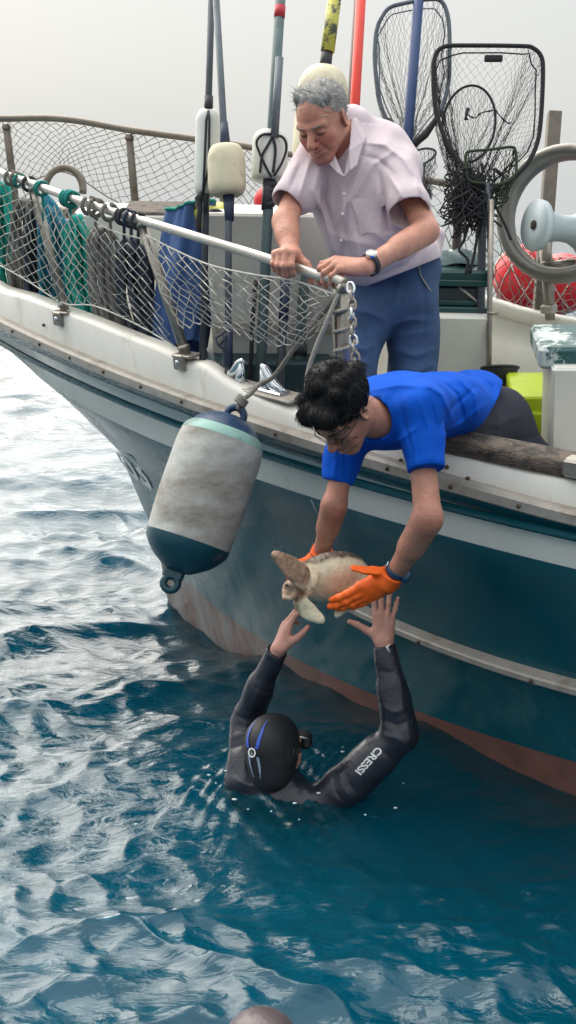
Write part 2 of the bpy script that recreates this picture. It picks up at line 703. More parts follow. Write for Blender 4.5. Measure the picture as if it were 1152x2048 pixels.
# ------------------------------------------------------------------ the fishing boat
boat = thing('fishing_boat', 'teal and cream wooden style fishing boat with netted bow rail, heeling over the swimmer', 'boat', S0)
A_AFT = -4.6
AX_BOAT = np.array([A_, B_, C_])


def row_c(pts, fn=hithull, deg=3):
    """height of an image-traced edge along the boat as a smooth function of a"""
    q = [fn(*p) for p in pts]
    q = np.array([p for p in q if p is not None])
    co = np.polyfit(q[:, 0], q[:, 2], deg)
    lo, hi = q[:, 0].min(), q[:, 0].max()
    d = np.polyder(co)

    def f(a):
        a = np.asarray(a, float)
        ac = np.clip(a, lo, hi)
        return np.polyval(co, ac) + np.polyval(d, ac) * 0.6 * (a - ac)
    return f


gfn = lambda px, py: hit(px, py, gun)
STRK = [(0, 640), (53, 671), (117, 699), (187, 729), (265, 759), (345, 788), (433, 818), (527, 852), (627, 887), (735, 920), (973, 986), (1102, 1020)]
c_str = row_c(STRK, gfn, 3)
C_SHEER = c_str
c_teal = row_c([(0, 684), (150, 758), (291, 826), (369, 856), (535, 907), (894, 1013), (1151, 1072)], deg=2)
c_wht = row_c([(150, 803), (291, 873), (369, 904), (559, 975), (894, 1073), (1151, 1138)], deg=2)
c_boot = row_c([(385, 1176), (452, 1226), (573, 1309), (733, 1385), (833, 1420), (991, 1474), (1152, 1526)], deg=3)
c_rail = row_c([(660, 1186), (794, 1252), (956, 1312), (1152, 1373)], deg=2)
KAP = [(0, 578), (53, 592), (170, 636), (311, 692), (374, 722), (405, 730), (455, 765), (530, 802), (600, 828), (735, 868), (880, 905), (1151, 962)]
kq = np.array([hit(*p, gun, off=-0.02) for p in KAP])
ko = np.argsort(kq[:, 0])
K_A, K_C = kq[ko, 0], kq[ko, 2]


def c_kap(a):
    a = np.asarray(a, float)
    r = np.interp(a, K_A, K_C)
    r = np.where(a > K_A[-1], K_C[-1] + (a - K_A[-1]) * 0.16, r)
    return np.where(a < K_A[0], K_C[0] + (a - K_A[0]) * 0.02, r)


HW = 0.021                                                        # half height of the rubbing strake
# stations measured back from the stem, so every row starts at the stem
SS = np.concatenate([np.linspace(0, 0.5, 26)[:-1], np.linspace(0.5, 6.6, 90)])


def hull_row(cf):
    """port points of one row: a runs aft from where the row meets the stem"""
    a0 = 0.8
    for _ in range(60):
        a0 = 0.5 * a0 + 0.5 * float(np.interp(float(cf(a0)), STEM_C, STEM_A))
    a = np.maximum(a0 - SS, A_AFT)
    c = cf(a)
    return np.stack([a, bhull(a, c), c], -1)


lerp = lambda f, g, u: (lambda a: f(a) * (1 - u) + g(a) * u)
c_bot = lambda a: np.full_like(np.asarray(a, float), -0.45)
rows, rmat = [], []
rows.append(hull_row(c_bot))
for u in np.linspace(0, 1, 9)[1:]:
    rows.append(hull_row(lerp(c_bot, c_boot, u)))
    rmat.append(2)
for u in np.linspace(0, 1, 11)[1:]:
    rows.append(hull_row(lerp(c_boot, c_wht, u)))
    rmat.append(0)
wr_ = hull_row(c_wht)
for u in (0.5, 1):                                               # the light plank stands upright under the flare
    q = hull_row(lerp(c_wht, c_teal, u))
    q[:, 1] = np.minimum(q[:, 1], bhull(q[:, 0], c_wht(q[:, 0])) + 0.004)
    rows.append(q)
    rmat.append(1)
c_s0 = lambda a: c_str(a) - HW
for u in (0.5, 1):
    rows.append(hull_row(lerp(c_teal, c_s0, u)))
    rmat.append(0)
rows.append(hull_row(lambda a: c_str(a) + HW))
rmat.append(1)
R_ = np.array(rows)
mb = MBuild()
mb.grid(bwv(R_), mi=lambda i: rmat[i], flip=True)
R2 = R_.copy()
R2[..., 1] *= -1
mb.grid(bwv(R2), mi=lambda i: rmat[i])
# transom closes the after end
end = np.concatenate([R_[:, -1], R2[::-1, -1]])
o = mb.n()
mb.add(bwv(end), [tuple(range(len(end)))], 0, False)
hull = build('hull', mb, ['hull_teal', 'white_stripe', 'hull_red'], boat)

# rounded moulding under the teal band and the rubbing strake
aa = np.linspace(1.74, A_AFT, 90)


def strip(cf, prof, a=None, side=1, bf=None):
    """sweep a small profile (outboard, up) along the hull side"""
    a = aa if a is None else a
    c = cf(a)
    b = bhull(a, c) if bf is None else bf(a)
    m = MBuild()
    g = []
    for (po, pu) in prof:
        g.append(np.stack([a, side * (b + po), c + pu], -1))
    m.grid(bwv(np.array(g)), flip=(side > 0), smooth=False)
    return m


st_prof = [(0.0, -HW), (0.024, -HW), (0.030, -HW + 0.006), (0.030, HW - 0.006), (0.022, HW + .004), (-0.012, HW + .004)]
m1 = strip(c_str, st_prof, bf=lambda a: gun(a))
stk = build('rubbing_strake', m1, 'strake', boat)
m2 = strip(c_str, st_prof, side=-1, bf=lambda a: gun(a))
build('rubbing_strake', m2, 'strake', boat)
mo_prof = [(0.0, -0.014), (0.012, -0.012), (0.018, -0.004), (0.017, 0.006), (0.010, 0.013), (0, 0.014)]
build('moulding', strip(c_teal, mo_prof, a=np.linspace(0.98, A_AFT, 90)), 'hull_teal', boat)
sp_prof = [(-0.01, -0.018), (0.035, -0.016), (0.041, -0.010), (0.041, 0.008), (0.036, 0.014), (-0.01, 0.036)]
a_sp = np.linspace(float(hithull(640, 1178)[0]), A_AFT, 70)
spm = strip(c_rail, sp_prof, a=a_sp)
build('spray_rail', spm, 'strake', boat)
# bolts of strake and spray rail share one mesh
bm_ = MBuild()
bm_.lathe((0, 0, 0), tuple(B_ * 0.008), [(0, 0.0075), (0.7, 0.007), (1, 0.004), (1, 0)], seg=8)
bolt0 = None


def bolt_at(p, par):
    global bolt0
    if bolt0 is None:
        me_o = build('bolt', bm_, 'bolt', None, org=(0, 0, 0))
        bolt0 = me_o
        me_o.parent = par
        me_o.location = p - ORG[par.name]
        return me_o
    return place_copy(bolt0, p, None, par)


for i, a in enumerate(np.arange(1.2, -3.4, -0.235)):
    c = float(c_str(a))
    bolt_at(bw(a, float(gun(a)) + 0.0285, c), stk)
for px, py in [(849, 1274), (1074, 1350)]:
    q = hithull(px, py)
    bolt_at(bw(q[0], q[1] + 0.042, q[2] - 0.004), boat)
for px, py in [(894, 934), (936, 957), (802, 921), (88, 650)]:
    q = hit(px, py, gun, off=-0.006)
    if q is not None:
        bolt_at(bwv(q), boat)

# bulwark: outer face, cap, inner face, both sides
ab = np.concatenate([np.linspace(1.70, -1.2, 60), np.linspace(-1.2, -1.9, 30)[1:], np.linspace(-1.9, A_AFT, 40)[1:]])


def bulwark(side):
    g = gun(ab)
    k = c_kap(ab)
    s = c_str(ab) + HW + 0.004
    th = np.minimum(0.085, g * 0.6)
    lines = [np.stack([ab, side * (g - 0.008), s], -1), np.stack([ab, side * (g - 0.014), k - 0.018], -1),
             np.stack([ab, side * (g - 0.026), k - 0.004], -1), np.stack([ab, side * (g - 0.040), k], -1),
             np.stack([ab, side * (g - th), k], -1), np.stack([ab, side * (g - th - .006), k - .012], -1),
             np.stack([ab, side * (g - th - .004), k - 0.06], -1), np.stack([ab, side * np.maximum(g - th + 0.02, 0), k - 0.065], -1),
             ]
    for u in np.linspace(0.15, 1, 7):
        cc = (k - 0.065) * (1 - u) + 0.85 * u
        al = np.minimum(ab, np.interp(cc, STEM_C, STEM_A) - 0.12)
        lines.append(np.stack([al, side * np.maximum(np.minimum(gun(al) - th + 0.02, np.minimum(bhull(al, cc), bhull(al, c_wht(al)) + 0.004) - 0.035), 0), cc], -1))
    m = MBuild()
    m.grid(bwv(np.array(lines)), flip=side > 0)
    return m


blw = build('bulwark', bulwark(1), 'cream', boat)
build('bulwark', bulwark(-1), 'cream', boat)
# decks
mb = MBuild()
g = np.array([[[a, s * max(float(bhull(a, 0.9)) - 0.02, 0.0), 0.88 if a < 0.35 else 0.88 + min(0.42, (a - 0.35) * 4)] for s in np.linspace(-1, 1, 5)] for a in np.linspace(1.6, A_AFT, 60)])
mb.grid(bwv(g), smooth=False)
build('deck', mb, 'deck', boat)

# guard rail: one pipe from the end post round the bow and down the far side
NEAR_R = [(650, 555), (550, 522), (440, 488), (330, 455), (230, 425), (140, 395), (50, 362), (0, 345)]
FAR_R = [(0, 237), (125, 238), (260, 260), (400, 279), (500, 294), (700, 330), (898, 368)]
npt = [hit(*p, gun, off=-0.03) for p in NEAR_R]
fpt = [hit(*p, gun, -1, off=-0.03) for p in FAR_R]
mid_ = [np.array([0.55, float(gun(0.55)), 2.36]), np.array([1.1, float(gun(1.1)) - .02, 2.42]), np.array([1.55, 0.2, 2.45]), np.array([1.66, 0, 2.46]), np.array([1.55, -0.22, 2.46])]
rail_pts = smooth_path(bwv(npt + mid_ + fpt), 130)
mb = MBuild()
mb.tube(rail_pts[:62], 0.0165, 10)
build('guard_rail', mb, 'rail', boat)
mb = MBuild()
mb.tube(rail_pts[61:], 0.0175, 10)
build('guard_rail', mb, 'old_pipe', boat)


def stanchion(top, bot, r=0.019, bracket=True, m='steel', foot=True):
    top, bot = bwv(top), bwv(bot)
    q = MBuild()
    q.tube([bot, bot + 0.5 * (top - bot), top], [r, r, r * 0.95], 10)
    o = build('stanchion', q, m, boat)
    d = unit(top - bot)
    for s in (0.965, 0.06):                                         # lashings and collars
        c = MBuild()
        p = bot + s * (top - bot)
        c.tube([p - d * 0.008, p + d * 0.008], r + 0.004, 10)
        build('collar', c, m, o)
    return o


def post_pts(tp, bp, off=-0.03):
    return hit(*tp, gun, off=off), hit(*bp, gun, off=off)


for tp, bp in (((66, 368), (131, 625)), ((281, 440), (373, 712))):
    t_, b_ = post_pts(tp, bp, -0.035)
    s = stanchion(t_, b_)
    # bracket plate with its screw on the bulwark face
    k = hit(bp[0] - 14, bp[1] + 12, gun, off=-0.004)
    pl = MBuild()
    pl.box(bwv(k), AX_BOAT, (0.026, 0.012, 0.030), 0.006)
    br = build('bracket', pl, 'steel', s)
    sc = MBuild()
    sc.lathe(bwv(k) + B_ * 0.012, bwv(k) + B_ * 0.018, [(0, 0.010), (0.6, 0.010), (1, 0.006), (1, 0)], 10)
    build('screw', sc, 'chrome', br)
    br2 = MBuild()
    br2.box(bwv(b_) + C_ * 0.004, AX_BOAT, (0.045, 0.035, 0.006), 0.003)
    build('base_plate', br2, 'steel', s)
for tp, bp in (((12, 248), (12, 372)), ((258, 268), (258, 424)), ((440, 290), (440, 480)), ((846, 360), (846, 520))):
    t_ = hit(*tp, gun, -1, off=-0.03)
    b_ = t_.copy()
    b_[2] = float(c_kap(t_[0]))
    stanchion(t_, b_, 0.021, m='old_pipe')
et, eb = hit(688, 566, gun, off=-0.03), hit(690, 845, gun, off=-0.03)
stanchion(et, eb, 0.024)
mb = MBuild()
mb.tube(smooth_path([bwv(npt[0]), bwv(hit(672, 557, gun, off=-.03)), bwv(et)], 8), 0.0165, 10)
build('rail_elbow', mb, 'rail', boat)


def net_sheet(fn, nu, nv, r, seg=3, jit=0.0):
    """diamond mesh netting over the sheet fn(u, v), u along, v down: every strand a thin tube"""
    m = MBuild()
    rj = np.random.default_rng(nu * 31 + nv)
    J = rj.normal(size=(2 * nu + 2, nv + 1, 3)) * jit
    for i in range(nu):
        for dirn in (1, -1):
            pts = []
            for k in range(nv + 1):
                u = i + dirn * 0.5 * (k % 2 if True else 0)
                col = 2 * i + dirn * (k % 2)
                uu = np.clip(u / nu, 0, 1)
                pts.append(fn(uu, k / nv) + J[col % (2 * nu + 2), k])
            m.tube(pts, r, seg, caps=False)
    return m


def interp2(top, bot, sag=0.0, sagdir=None):
    top, bot = np.array(top), np.array(bot)

    def f(u, v):
        s = u * (len(top) - 1)
        i = min(int(s), len(top) - 2)
        t = s - i
        a = top[i] * (1 - t) + top[i + 1] * t
        s = u * (len(bot) - 1)
        i = min(int(s), len(bot) - 2)
        t = s - i
        b = bot[i] * (1 - t) + bot[i + 1] * t
        p = a * (1 - v) + b * v
        if sagdir is not None:
            p = p + sagdir * sag * math.sin(PI * v)
        return p
    return f


def gpts(lst, off=-0.03, side=1):
    return smooth_path(bwv([hit(*p, gun, side, off=off) for p in lst]), 24)


# near netting, two bays; sagging upper edge laced to the rail
n1t = gpts([(-60, 330), (40, 372), (90, 410), (140, 420), (215, 470), (300, 500)], -0.02)
n1b = gpts([(-60, 505), (0, 531), (60, 565), (128, 607), (190, 612), (285, 655), (362, 702)], -0.02)
build('netting', net_sheet(interp2(n1t, n1b, 0.015, B_), 19, 15, 0.0027, jit=0.0025), 'net', boat, kind='stuff')
n2t = gpts([(292, 470), (350, 500), (420, 530), (500, 548), (590, 562), (672, 590)], -0.02)
n2b = gpts([(366, 660), (420, 652), (480, 672), (540, 690), (600, 690), (672, 640)], -0.02)
build('netting', net_sheet(interp2(n2t, n2b, 0.03, B_), 15, 14, 0.0027, jit=0.0035), 'net', boat, kind='stuff')
for q in (n1b, n2t):
    mb = MBuild()
    mb.tube(q, 0.0032, 6)
    build('edge_rope', mb, 'net', boat)
mb = MBuild()
mb.tube(gpts([(150, 405), (210, 455), (290, 480)], -0.02), 0.0028, 6)
build('edge_rope', mb, 'net', boat)
# far netting from the far rail down to the bulwark, pulled up into a fan under the rail at one point
ft = smooth_path(bwv([hit(*p, gun, -1, off=-0.03) for p in [(-80, 240), (0, 243), (125, 247), (260, 268), (400, 287), (500, 302), (700, 338), (898, 376)]]), 40)
fb = smooth_path(bwv([hit(*p, gun, -1, off=-0.03) for p in [(-80, 420), (0, 392), (100, 348), (150, 352), (255, 412), (420, 428), (560, 450), (700, 480), (898, 545)]]), 40)
build('netting', net_sheet(interp2(ft, fb), 48, 15, 0.0026, jit=0.0035), 'net_dark', boat, kind='stuff')
fb2 = smooth_path(bwv([hit(*p, gun, -1, off=-0.03) for p in [(898, 545), (990, 600), (1080, 625), (1200, 660)]]), 12)
ft2 = smooth_path(bwv([hit(*p, gun, -1, off=-0.03) for p in [(898, 380), (990, 440), (1080, 500), (1200, 555)]]), 12)
build('netting', net_sheet(interp2(ft2, fb2), 14, 10, 0.0028, jit=0.010), 'net_dark', boat, kind='stuff')
mb = MBuild()
mb.tube(fb, 0.004, 6)
build('edge_rope', mb, 'net_dark', boat)

# fairlead plate with two chrome horns on the near cap
p0, p1 = hit(425, 757, gun, off=-0.075), hit(590, 800, gun, off=-0.075)
p0, p1 = bwv(p0), bwv(p1)
fd = unit(p1 - p0)
fn_ = unit(C_ - fd * (C_ @ fd))
fo = np.cross(fd, fn_)
if fo @ B_ < 0:
    fo = -fo
mb = MBuild()
mb.box((p0 + p1) / 2 + fn_ * 0.004, [fd, fo, fn_], (np.linalg.norm(p1 - p0) / 2 + 0.02, 0.052, 0.006), 0.004)
fplate = build('fairlead', mb, 'strake', boat)
for s, sg in ((0.34, 1), (0.66, -1)):
    q = p0 + (p1 - p0) * s + fn_ * 0.010
    hmb = MBuild()
    ring = []
    base = [q - sg * fd * 0.085, q + sg * fd * 0.0]
    pr = [(-0.092, 0.006, 0.010), (-0.07, 0.012, 0.016), (-0.04, 0.022, 0.021), (-0.015, 0.050, 0.020), (0.004, 0.076, 0.016), (0.016, 0.084, 0.011), (0.026, 0.080, 0.006)]
    hmb.tube([q + sg * fd * x + fn_ * z for x, z, r in pr], [r for x, z, r in pr], 12)
    hmb.tube([q + sg * fd * 0.002 - fn_ * 0.004, q + sg * fd * 0.006 + fn_ * 0.03, q + sg * fd * 0.012 + fn_ * 0.076], [0.024, 0.018, 0.012], 12)
    hmb.box(q - sg * fd * 0.035 + fn_ * 0.003, [fd, fo, fn_], (0.062, 0.028, 0.006), 0.005)
    build('horn', hmb, 'chrome', fplate)

# weathered wooden capping plank on the after bulwark
wa = np.linspace(float(hit(872, 890, gun, off=-.06)[0]), A_AFT, 60)
m = MBuild()
lines = []
rw = np.random.default_rng(3)
for off, up in ((-0.020, 0.004), (-0.016, 0.026), (-0.026, 0.046), (-0.060, 0.050), (-0.120, 0.050), (-0.150, 0.042), (-0.155, 0.004)):
    jit = np.convolve(rw.normal(size=len(wa) + 4), np.ones(5) / 5, 'valid') * 0.006
    lines.append(np.stack([wa, gun(wa) + off + jit, c_kap(wa) + up + jit * 0.6], -1))
m.grid(bwv(np.array(lines)), flip=True)
o = m.n()
m.add(bwv([l[0] for l in lines]), [tuple(range(len(lines)))], 0, False)
build('capping_plank', m, 'wood', boat, label='dark weathered wooden plank along the gunwale')
q = hit(1150, 940, gun, off=-0.03)
mb = MBuild()
mb.box(bwv(q) + C_ * 0.01, AX_BOAT, (0.03, 0.03, 0.028), 0.008)
build('cap_fitting', mb, 'steel', boat)
# registration number painted on the bow

# registration number painted on the bow, wrapped on the planking
def text_mesh(txt, size=1.0, bold=0.0):
    cu = bpy.data.curves.new('txt', 'FONT')
    cu.body = txt
    cu.size = size
    cu.offset = bold
    cu.resolution_u = 4
    to = bpy.data.objects.new('txt', cu)
    COL.objects.link(to)
    dg = bpy.context.evaluated_depsgraph_get()
    me = to.evaluated_get(dg).to_mesh()
    v = np.array([x.co[:] for x in me.vertices])
    f = [tuple(p.vertices) for p in me.polygons]
    to.evaluated_get(dg).to_mesh_clear()
    bpy.data.objects.remove(to)
    bpy.data.curves.remove(cu)
    # cut long faces finer so the print can bend
    return v, f


def put_text(name, txt, fn, mt, parent, bold=0.0, sub=0):
    """fn(u, v) with u, v in 0..1 across the text box gives the surface point"""
    v, f = text_mesh(txt, 1.0, bold)
    lo, hi = v.min(0), v.max(0)
    bmv = [fn((x[0] - lo[0]) / (hi[0] - lo[0]), (x[1] - lo[1]) / (hi[1] - lo[1])) for x in v]
    m = MBuild()
    m.add(bmv, f, 0, False)
    return build(name, m, mt, parent)


M['number_paint'] = mat('number_paint', srgb(228, 230, 230), 0.5, var=0.1, scale=30)
NUMQ = [(236, 898), (296, 956), (322, 968), (268, 908)]


def num_pt(u, v):
    # u along the digits (bow to stern), v upwards; corners read on the bow
    x0, y0 = np.array((262, 950)), np.array((312, 985))
    x1, y1 = np.array((226, 898)), np.array((268, 912))
    p = (np.array(x0) * (1 - u) + np.array(y0) * u) * (1 - v) + (np.array(x1) * (1 - u) + np.array(y1) * u) * v
    q = hithull(*p)
    return bwv(q) + (B_ + 0.3 * A_) * 0.004


put_text('registration_number', '03', num_pt, 'number_paint', boat, bold=0.02)

# ------------------------------------------------------------------ gear in the bow
M['pole_dark'] = mat('dark_pole', srgb(62, 68, 76), 0.5, metal=0.2, var=0.2, scale=20)
M['pole_grey'] = mat('grey_pole', srgb(96, 104, 112), 0.45, metal=0.3, var=0.2, scale=18, col2=srgb(70, 74, 76), thr=(0.55, 0.7))
M['pole_green'] = mat('greenish_pole', srgb(84, 104, 106), 0.55, var=0.2, scale=16, col2=srgb(60, 66, 64), thr=(0.55, 0.7))
M['pole_blue'] = mat('blue_pole', srgb(38, 64, 112), 0.5, var=0.15)
M['pole_red'] = mat('red_pole', srgb(222, 62, 48), 0.5, var=0.12, col2=srgb(170, 90, 74), thr=(0.62, 0.75))
M['pole_brown'] = mat('brown_pole', srgb(110, 98, 92), 0.6, var=0.2)
M['tape_black'] = mat('black_tape', srgb(42, 44, 50), 0.5, var=0.2)
M['tape_navy'] = mat('navy_tape', srgb(44, 54, 80), 0.45, var=0.2)
M['tape_yellow'] = mat('yellow_tape', srgb(196, 190, 86), 0.5, var=0.25, scale=30, col2=srgb(70, 74, 66), thr=(0.5, 0.58))
M['tape_red'] = mat('red_tape', srgb(190, 50, 60), 0.5)
M['float_white'] = mat('white_float', srgb(212, 214, 208), 0.45, var=0.08, scale=8, col2=srgb(160, 154, 138), thr=(0.6, 0.75), bump=0.1)
M['float_cream'] = mat('cream_float', srgb(214, 206, 178), 0.5, var=0.1, scale=9, col2=srgb(160, 146, 112), thr=(0.58, 0.75), bump=0.15)
M['cord_black'] = mat('black_cord', srgb(34, 36, 42), 0.8)
M['rope_grey'] = mat('grey_rope', srgb(128, 124, 116), 0.9, var=0.2, scale=60, bump=0.6, bscale=120)
M['rope_dark'] = mat('dark_rope', srgb(58, 60, 66), 0.9, var=0.25, scale=60, bump=0.6, bscale=120)
M['rope_teal'] = mat('teal_rope', srgb(22, 130, 122), 0.85, var=0.25, scale=50, bump=0.6, bscale=110)
M['net_teal'] = mat('teal_net_bundle', srgb(34, 164, 150), 0.85, var=0.3, scale=26, bump=0.7, bscale=90)
M['net_blueteal'] = mat('blue_teal_net_bundle', srgb(24, 112, 136), 0.85, var=0.3, scale=26, bump=0.7, bscale=90)
M['hose_grey'] = mat('grey_hose', srgb(126, 122, 118), 0.6, var=0.2, scale=30)
M['black_net'] = mat('black_netting_bundle', srgb(54, 58, 70), 0.85, var=0.3, scale=30, bump=0.6, bscale=90)
M['tarp_blue'] = mat('blue_tarpaulin', srgb(48, 82, 136), 0.65, var=0.22, scale=12, bump=0.3, bscale=20)
M['rope_pale'] = mat('pale_rope', srgb(172, 166, 154), 0.9, var=0.2, scale=80, bump=0.6, bscale=140)
M['panel'] = mat('cream_panel', srgb(206, 206, 198), 0.45, var=0.06, scale=4, col2=srgb(168, 162, 146), thr=(0.60, 0.78))
M['teal_dark'] = mat('dark_teal_paint', srgb(26, 58, 66), 0.5, var=0.15)
M['lid_green'] = mat('dark_green_lid', srgb(24, 66, 66), 0.35, var=0.2, scale=8)
M['crate_dark'] = mat('dark_crate', srgb(34, 46, 52), 0.5, var=0.2)
M['red_buoy'] = mat('red_buoy', srgb(214, 30, 46), 0.4, var=0.1)
M['sheave'] = mat('white_nylon', srgb(206, 220, 224), 0.4, var=0.06, scale=6, bump=0.05)
M['bucket'] = mat('black_rubber', srgb(38, 42, 44), 0.6)
M['crate_lime'] = mat('lime_crate', srgb(166, 186, 16), 0.4, var=0.12, scale=7)
M['chip_green'] = mat('chipped_green_paint', srgb(30, 76, 76), 0.5, var=0.2, scale=9, col2=srgb(178, 188, 186), thr=(0.50, 0.53), bump=0.4, bscale=30)
M['mesh_black'] = mat('black_mesh', srgb(36, 38, 42), 0.8, var=0.2)
M['mesh_green'] = mat('green_mesh', srgb(50, 64, 44), 0.8, var=0.2)
M['mesh_grey'] = mat('grey_mesh', srgb(112, 116, 120), 0.8, var=0.2)
M['sack'] = mat('pale_plastic_sack', srgb(150, 172, 172), 0.35, var=0.25, scale=18, bump=0.6, bscale=30)


def Pl(lst, t):
    """points along a list of (px, py) with depth running from t[0] to t[1]"""
    ts = np.linspace(t[0], t[1], len(lst)) if not np.isscalar(t) else [t] * len(lst)
    return [P(x, y, tt) for (x, y), tt in zip(lst, ts)]


def px2m(n, t):
    return n * t / F_PX


def rbox_prof(r0, r, n=7, e=0.18, ebot=None):
    """lathe profile of a drum with well rounded ends"""
    eb = e if ebot is None else ebot
    pr = [(e * (1 - math.cos(a)), r0 + (r - r0) * math.sin(a)) for a in np.linspace(0, PI / 2, n)]
    pr += [(1 - eb * (1 - math.cos(a)), r0 + (r - r0) * math.sin(a)) for a in np.linspace(PI / 2, 0, n)]
    return [(0, 0)] + pr + [(1, 0)]


def pole_thing(name, label, cat, pts, r, m, t, group=None):
    q = Pl(pts, t)
    th = thing(name, label, cat, q[-1], group)
    mb = MBuild()
    mb.tube(q, r, 10)
    build('pole', mb, m, th)
    return th


def seg(th, name, a, b, r, m, t, seg_=10):
    mb = MBuild()
    rr = [r, r] if np.isscalar(r) else r
    mb.tube([P(*a, t), P(*b, t)], rr, seg_)
    return build(name, mb, m, th)


GP = 'float poles standing in the bow'
TA = 4.42
pa = pole_thing('float_pole', 'dark pole with a long white sausage float, leftmost of the poles', 'buoy pole', [(424, -40), (417, 200), (412, 400), (404, 780)], px2m(7, TA), 'pole_dark', TA, GP)
mb = MBuild()
mb.lathe(P(417, 219, TA + .02), P(413, 394, TA + .02), rbox_prof(0.018, px2m(25.5, TA), e=0.14), 20)
f1 = build('float', mb, 'float_white', pa)
seg(pa, 'lashing', (417.5, 192), (417, 224), px2m(9, TA), 'tape_black', TA)
for dx in (-5, 4):
    mb = MBuild()
    mb.tube([P(417, 222, TA - .03), P(416 + dx * .7, 240, TA - .045), P(414 + dx, 330, TA - .045), P(406, 388, TA - .04)], 0.0048, 6)
    build('cord', mb, 'cord_black', pa)
mb = MBuild()
mb.tube(Pl([(405, 385), (397, 398), (400, 420), (396, 450), (399, 470)], TA - .03), [0.012, 0.016, 0.010, 0.013, 0.006], 8)
mb.tube(Pl([(404, 388), (412, 405), (410, 425)], TA - .03), [0.010, 0.010, 0.006], 8)
build('knotted_rope', mb, 'cord_black', pa)

TB = 4.34
pb = pole_thing('float_pole', 'slate blue pole with a cream barrel float, second from the left', 'buoy pole', [(430, -40), (447, 245), (457, 400), (456, 770)], px2m(7, TB), 'pole_grey', TB, GP)
mb = MBuild()
mb.lathe(P(451.5, 292, TB), P(455, 391, TB), rbox_prof(0.045, px2m(38, TB), e=0.34, ebot=0.22), 22)
build('float', mb, 'float_cream', pb)
seg(pb, 'tape', (448, 243), (451, 297), [px2m(7.5, TB), px2m(11, TB)], 'tape_navy', TB)
seg(pb, 'tape', (457, 388), (459, 442), [px2m(12, TB), px2m(9, TB)], 'tape_navy', TB)
seg(pb, 'tape', (455.5, 650), (455, 735), px2m(10.5, TB), 'tape_navy', TB)
mb = MBuild()
mb.tube(Pl([(452, 662), (431, 676), (436, 690), (456, 706)], TB - .03), 0.0055, 6)
mb.tube(Pl([(452, 672), (440, 690)], TB - .03), 0.005, 6)
build('hook', mb, 'pole_dark', pb)

TC = 4.40
pc = pole_thing('float_pole', 'thick grey green pole with a red band and a white float strapped in black cord', 'buoy pole', [(563, -40), (545, 250), (536, 420), (519, 790)], px2m(10.5, TC), 'pole_green', TC, GP)
seg(pc, 'band', (560.3, 12), (558.6, 36), px2m(11.2, TC), 'tape_red', TC)
seg(pc, 'second_pole', (559, 115), (549, 275), px2m(8, TC), 'pole_grey', TC - .035)
mb = MBuild()
mb.lathe(P(541, 264, TC + .03), P(538, 364, TC + .03), rbox_prof(0.04, px2m(36, TC), e=0.22, ebot=0.10), 20)
build('float', mb, 'float_white', pc)
zf = TC + .03 - px2m(36, TC) - .004
for ln in ([(544, 268), (524, 270), (513, 285), (520, 308), (535, 340), (543, 354)], [(546, 270), (566, 275), (573, 296), (564, 325), (548, 352)], [(546, 272), (536, 290), (524, 312), (520, 345)], [(546, 274), (551, 300), (546, 345)]):
    mb = MBuild()
    mb.tube(smooth_path(Pl(ln, zf), 16), 0.005, 6)
    build('cord', mb, 'cord_black', pc)
for i, y in enumerate((362, 375, 388, 402)):
    mb = MBuild()
    c = np.array(P(539.5 - i * 0.6, y, TC))
    mb.lathe(c, c - C_ * 0.022, [(0, px2m(11, TC)), (0.2, px2m(15, TC)), (0.8, px2m(15 - i, TC)), (1, px2m(11, TC))], 12)
    build('lashing', mb, 'tape_black', pc)
seg(pc, 'tape', (538, 360), (534, 420), px2m(12, TC), 'tape_black', TC)

pd = pole_thing('short_pole', 'thin grey pole standing against the cream locker behind the rail', 'pole', [(585, 380), (575, 500), (558, 790)], px2m(9, TC), 'pole_grey', TC, GP)
seg(pd, 'sleeve', (571, 560), (567, 640), px2m(10, TC), 'tape_navy', TC)
pk = pole_thing('thin_rod', 'thin black rod leaning on the cream locker with taped rings', 'rod', [(512, 560), (505, 640), (500, 770)], px2m(4.5, TC), 'cord_black', TC, GP)
for y in (575, 590, 605):
    seg(pk, 'ring', (511.5 - (y - 560) * .085, y), (511 - (y - 560) * .085, y + 6), px2m(6.2, TC), 'rope_grey', TC)

TE = 4.62
pe = pole_thing('float_pole', 'pole taped in yellow and black with a pale float behind the standing man', 'buoy pole', [(676, -40), (652, 130), (625, 400), (606, 600), (592, 830)], px2m(10, TE), 'pole_green', TE, GP)
seg(pe, 'tape', (668, 4), (655, 104), px2m(14, TE), 'tape_yellow', TE)
seg(pe, 'tape', (672, -30), (668.5, 2), px2m(13, TE), 'tape_black', TE)
seg(pe, 'tape', (654, 102), (650, 140), px2m(12, TE), 'tape_black', TE)
mb = MBuild()
mb.lathe(P(649, 134, TE), P(632, 350, TE), rbox_prof(0.03, px2m(52, TE), e=0.26), 22)
build('float', mb, 'float_cream', pe)
seg(pe, 'ferrule', (601, 690), (600, 712), px2m(14, TE), 'tape_black', TE)

TF = 4.75
pf = pole_thing('red_pole', 'bright red pole standing behind the standing man', 'pole', [(724, -40), (709, 225), (672, 840)], px2m(10, TF), 'pole_red', TF)
pg = pole_thing('brown_pole', 'grey brown pole close behind the red pole', 'pole', [(718, -40), (701, 225), (664, 840)], px2m(8, TF + .1), 'pole_brown', TF + .1)


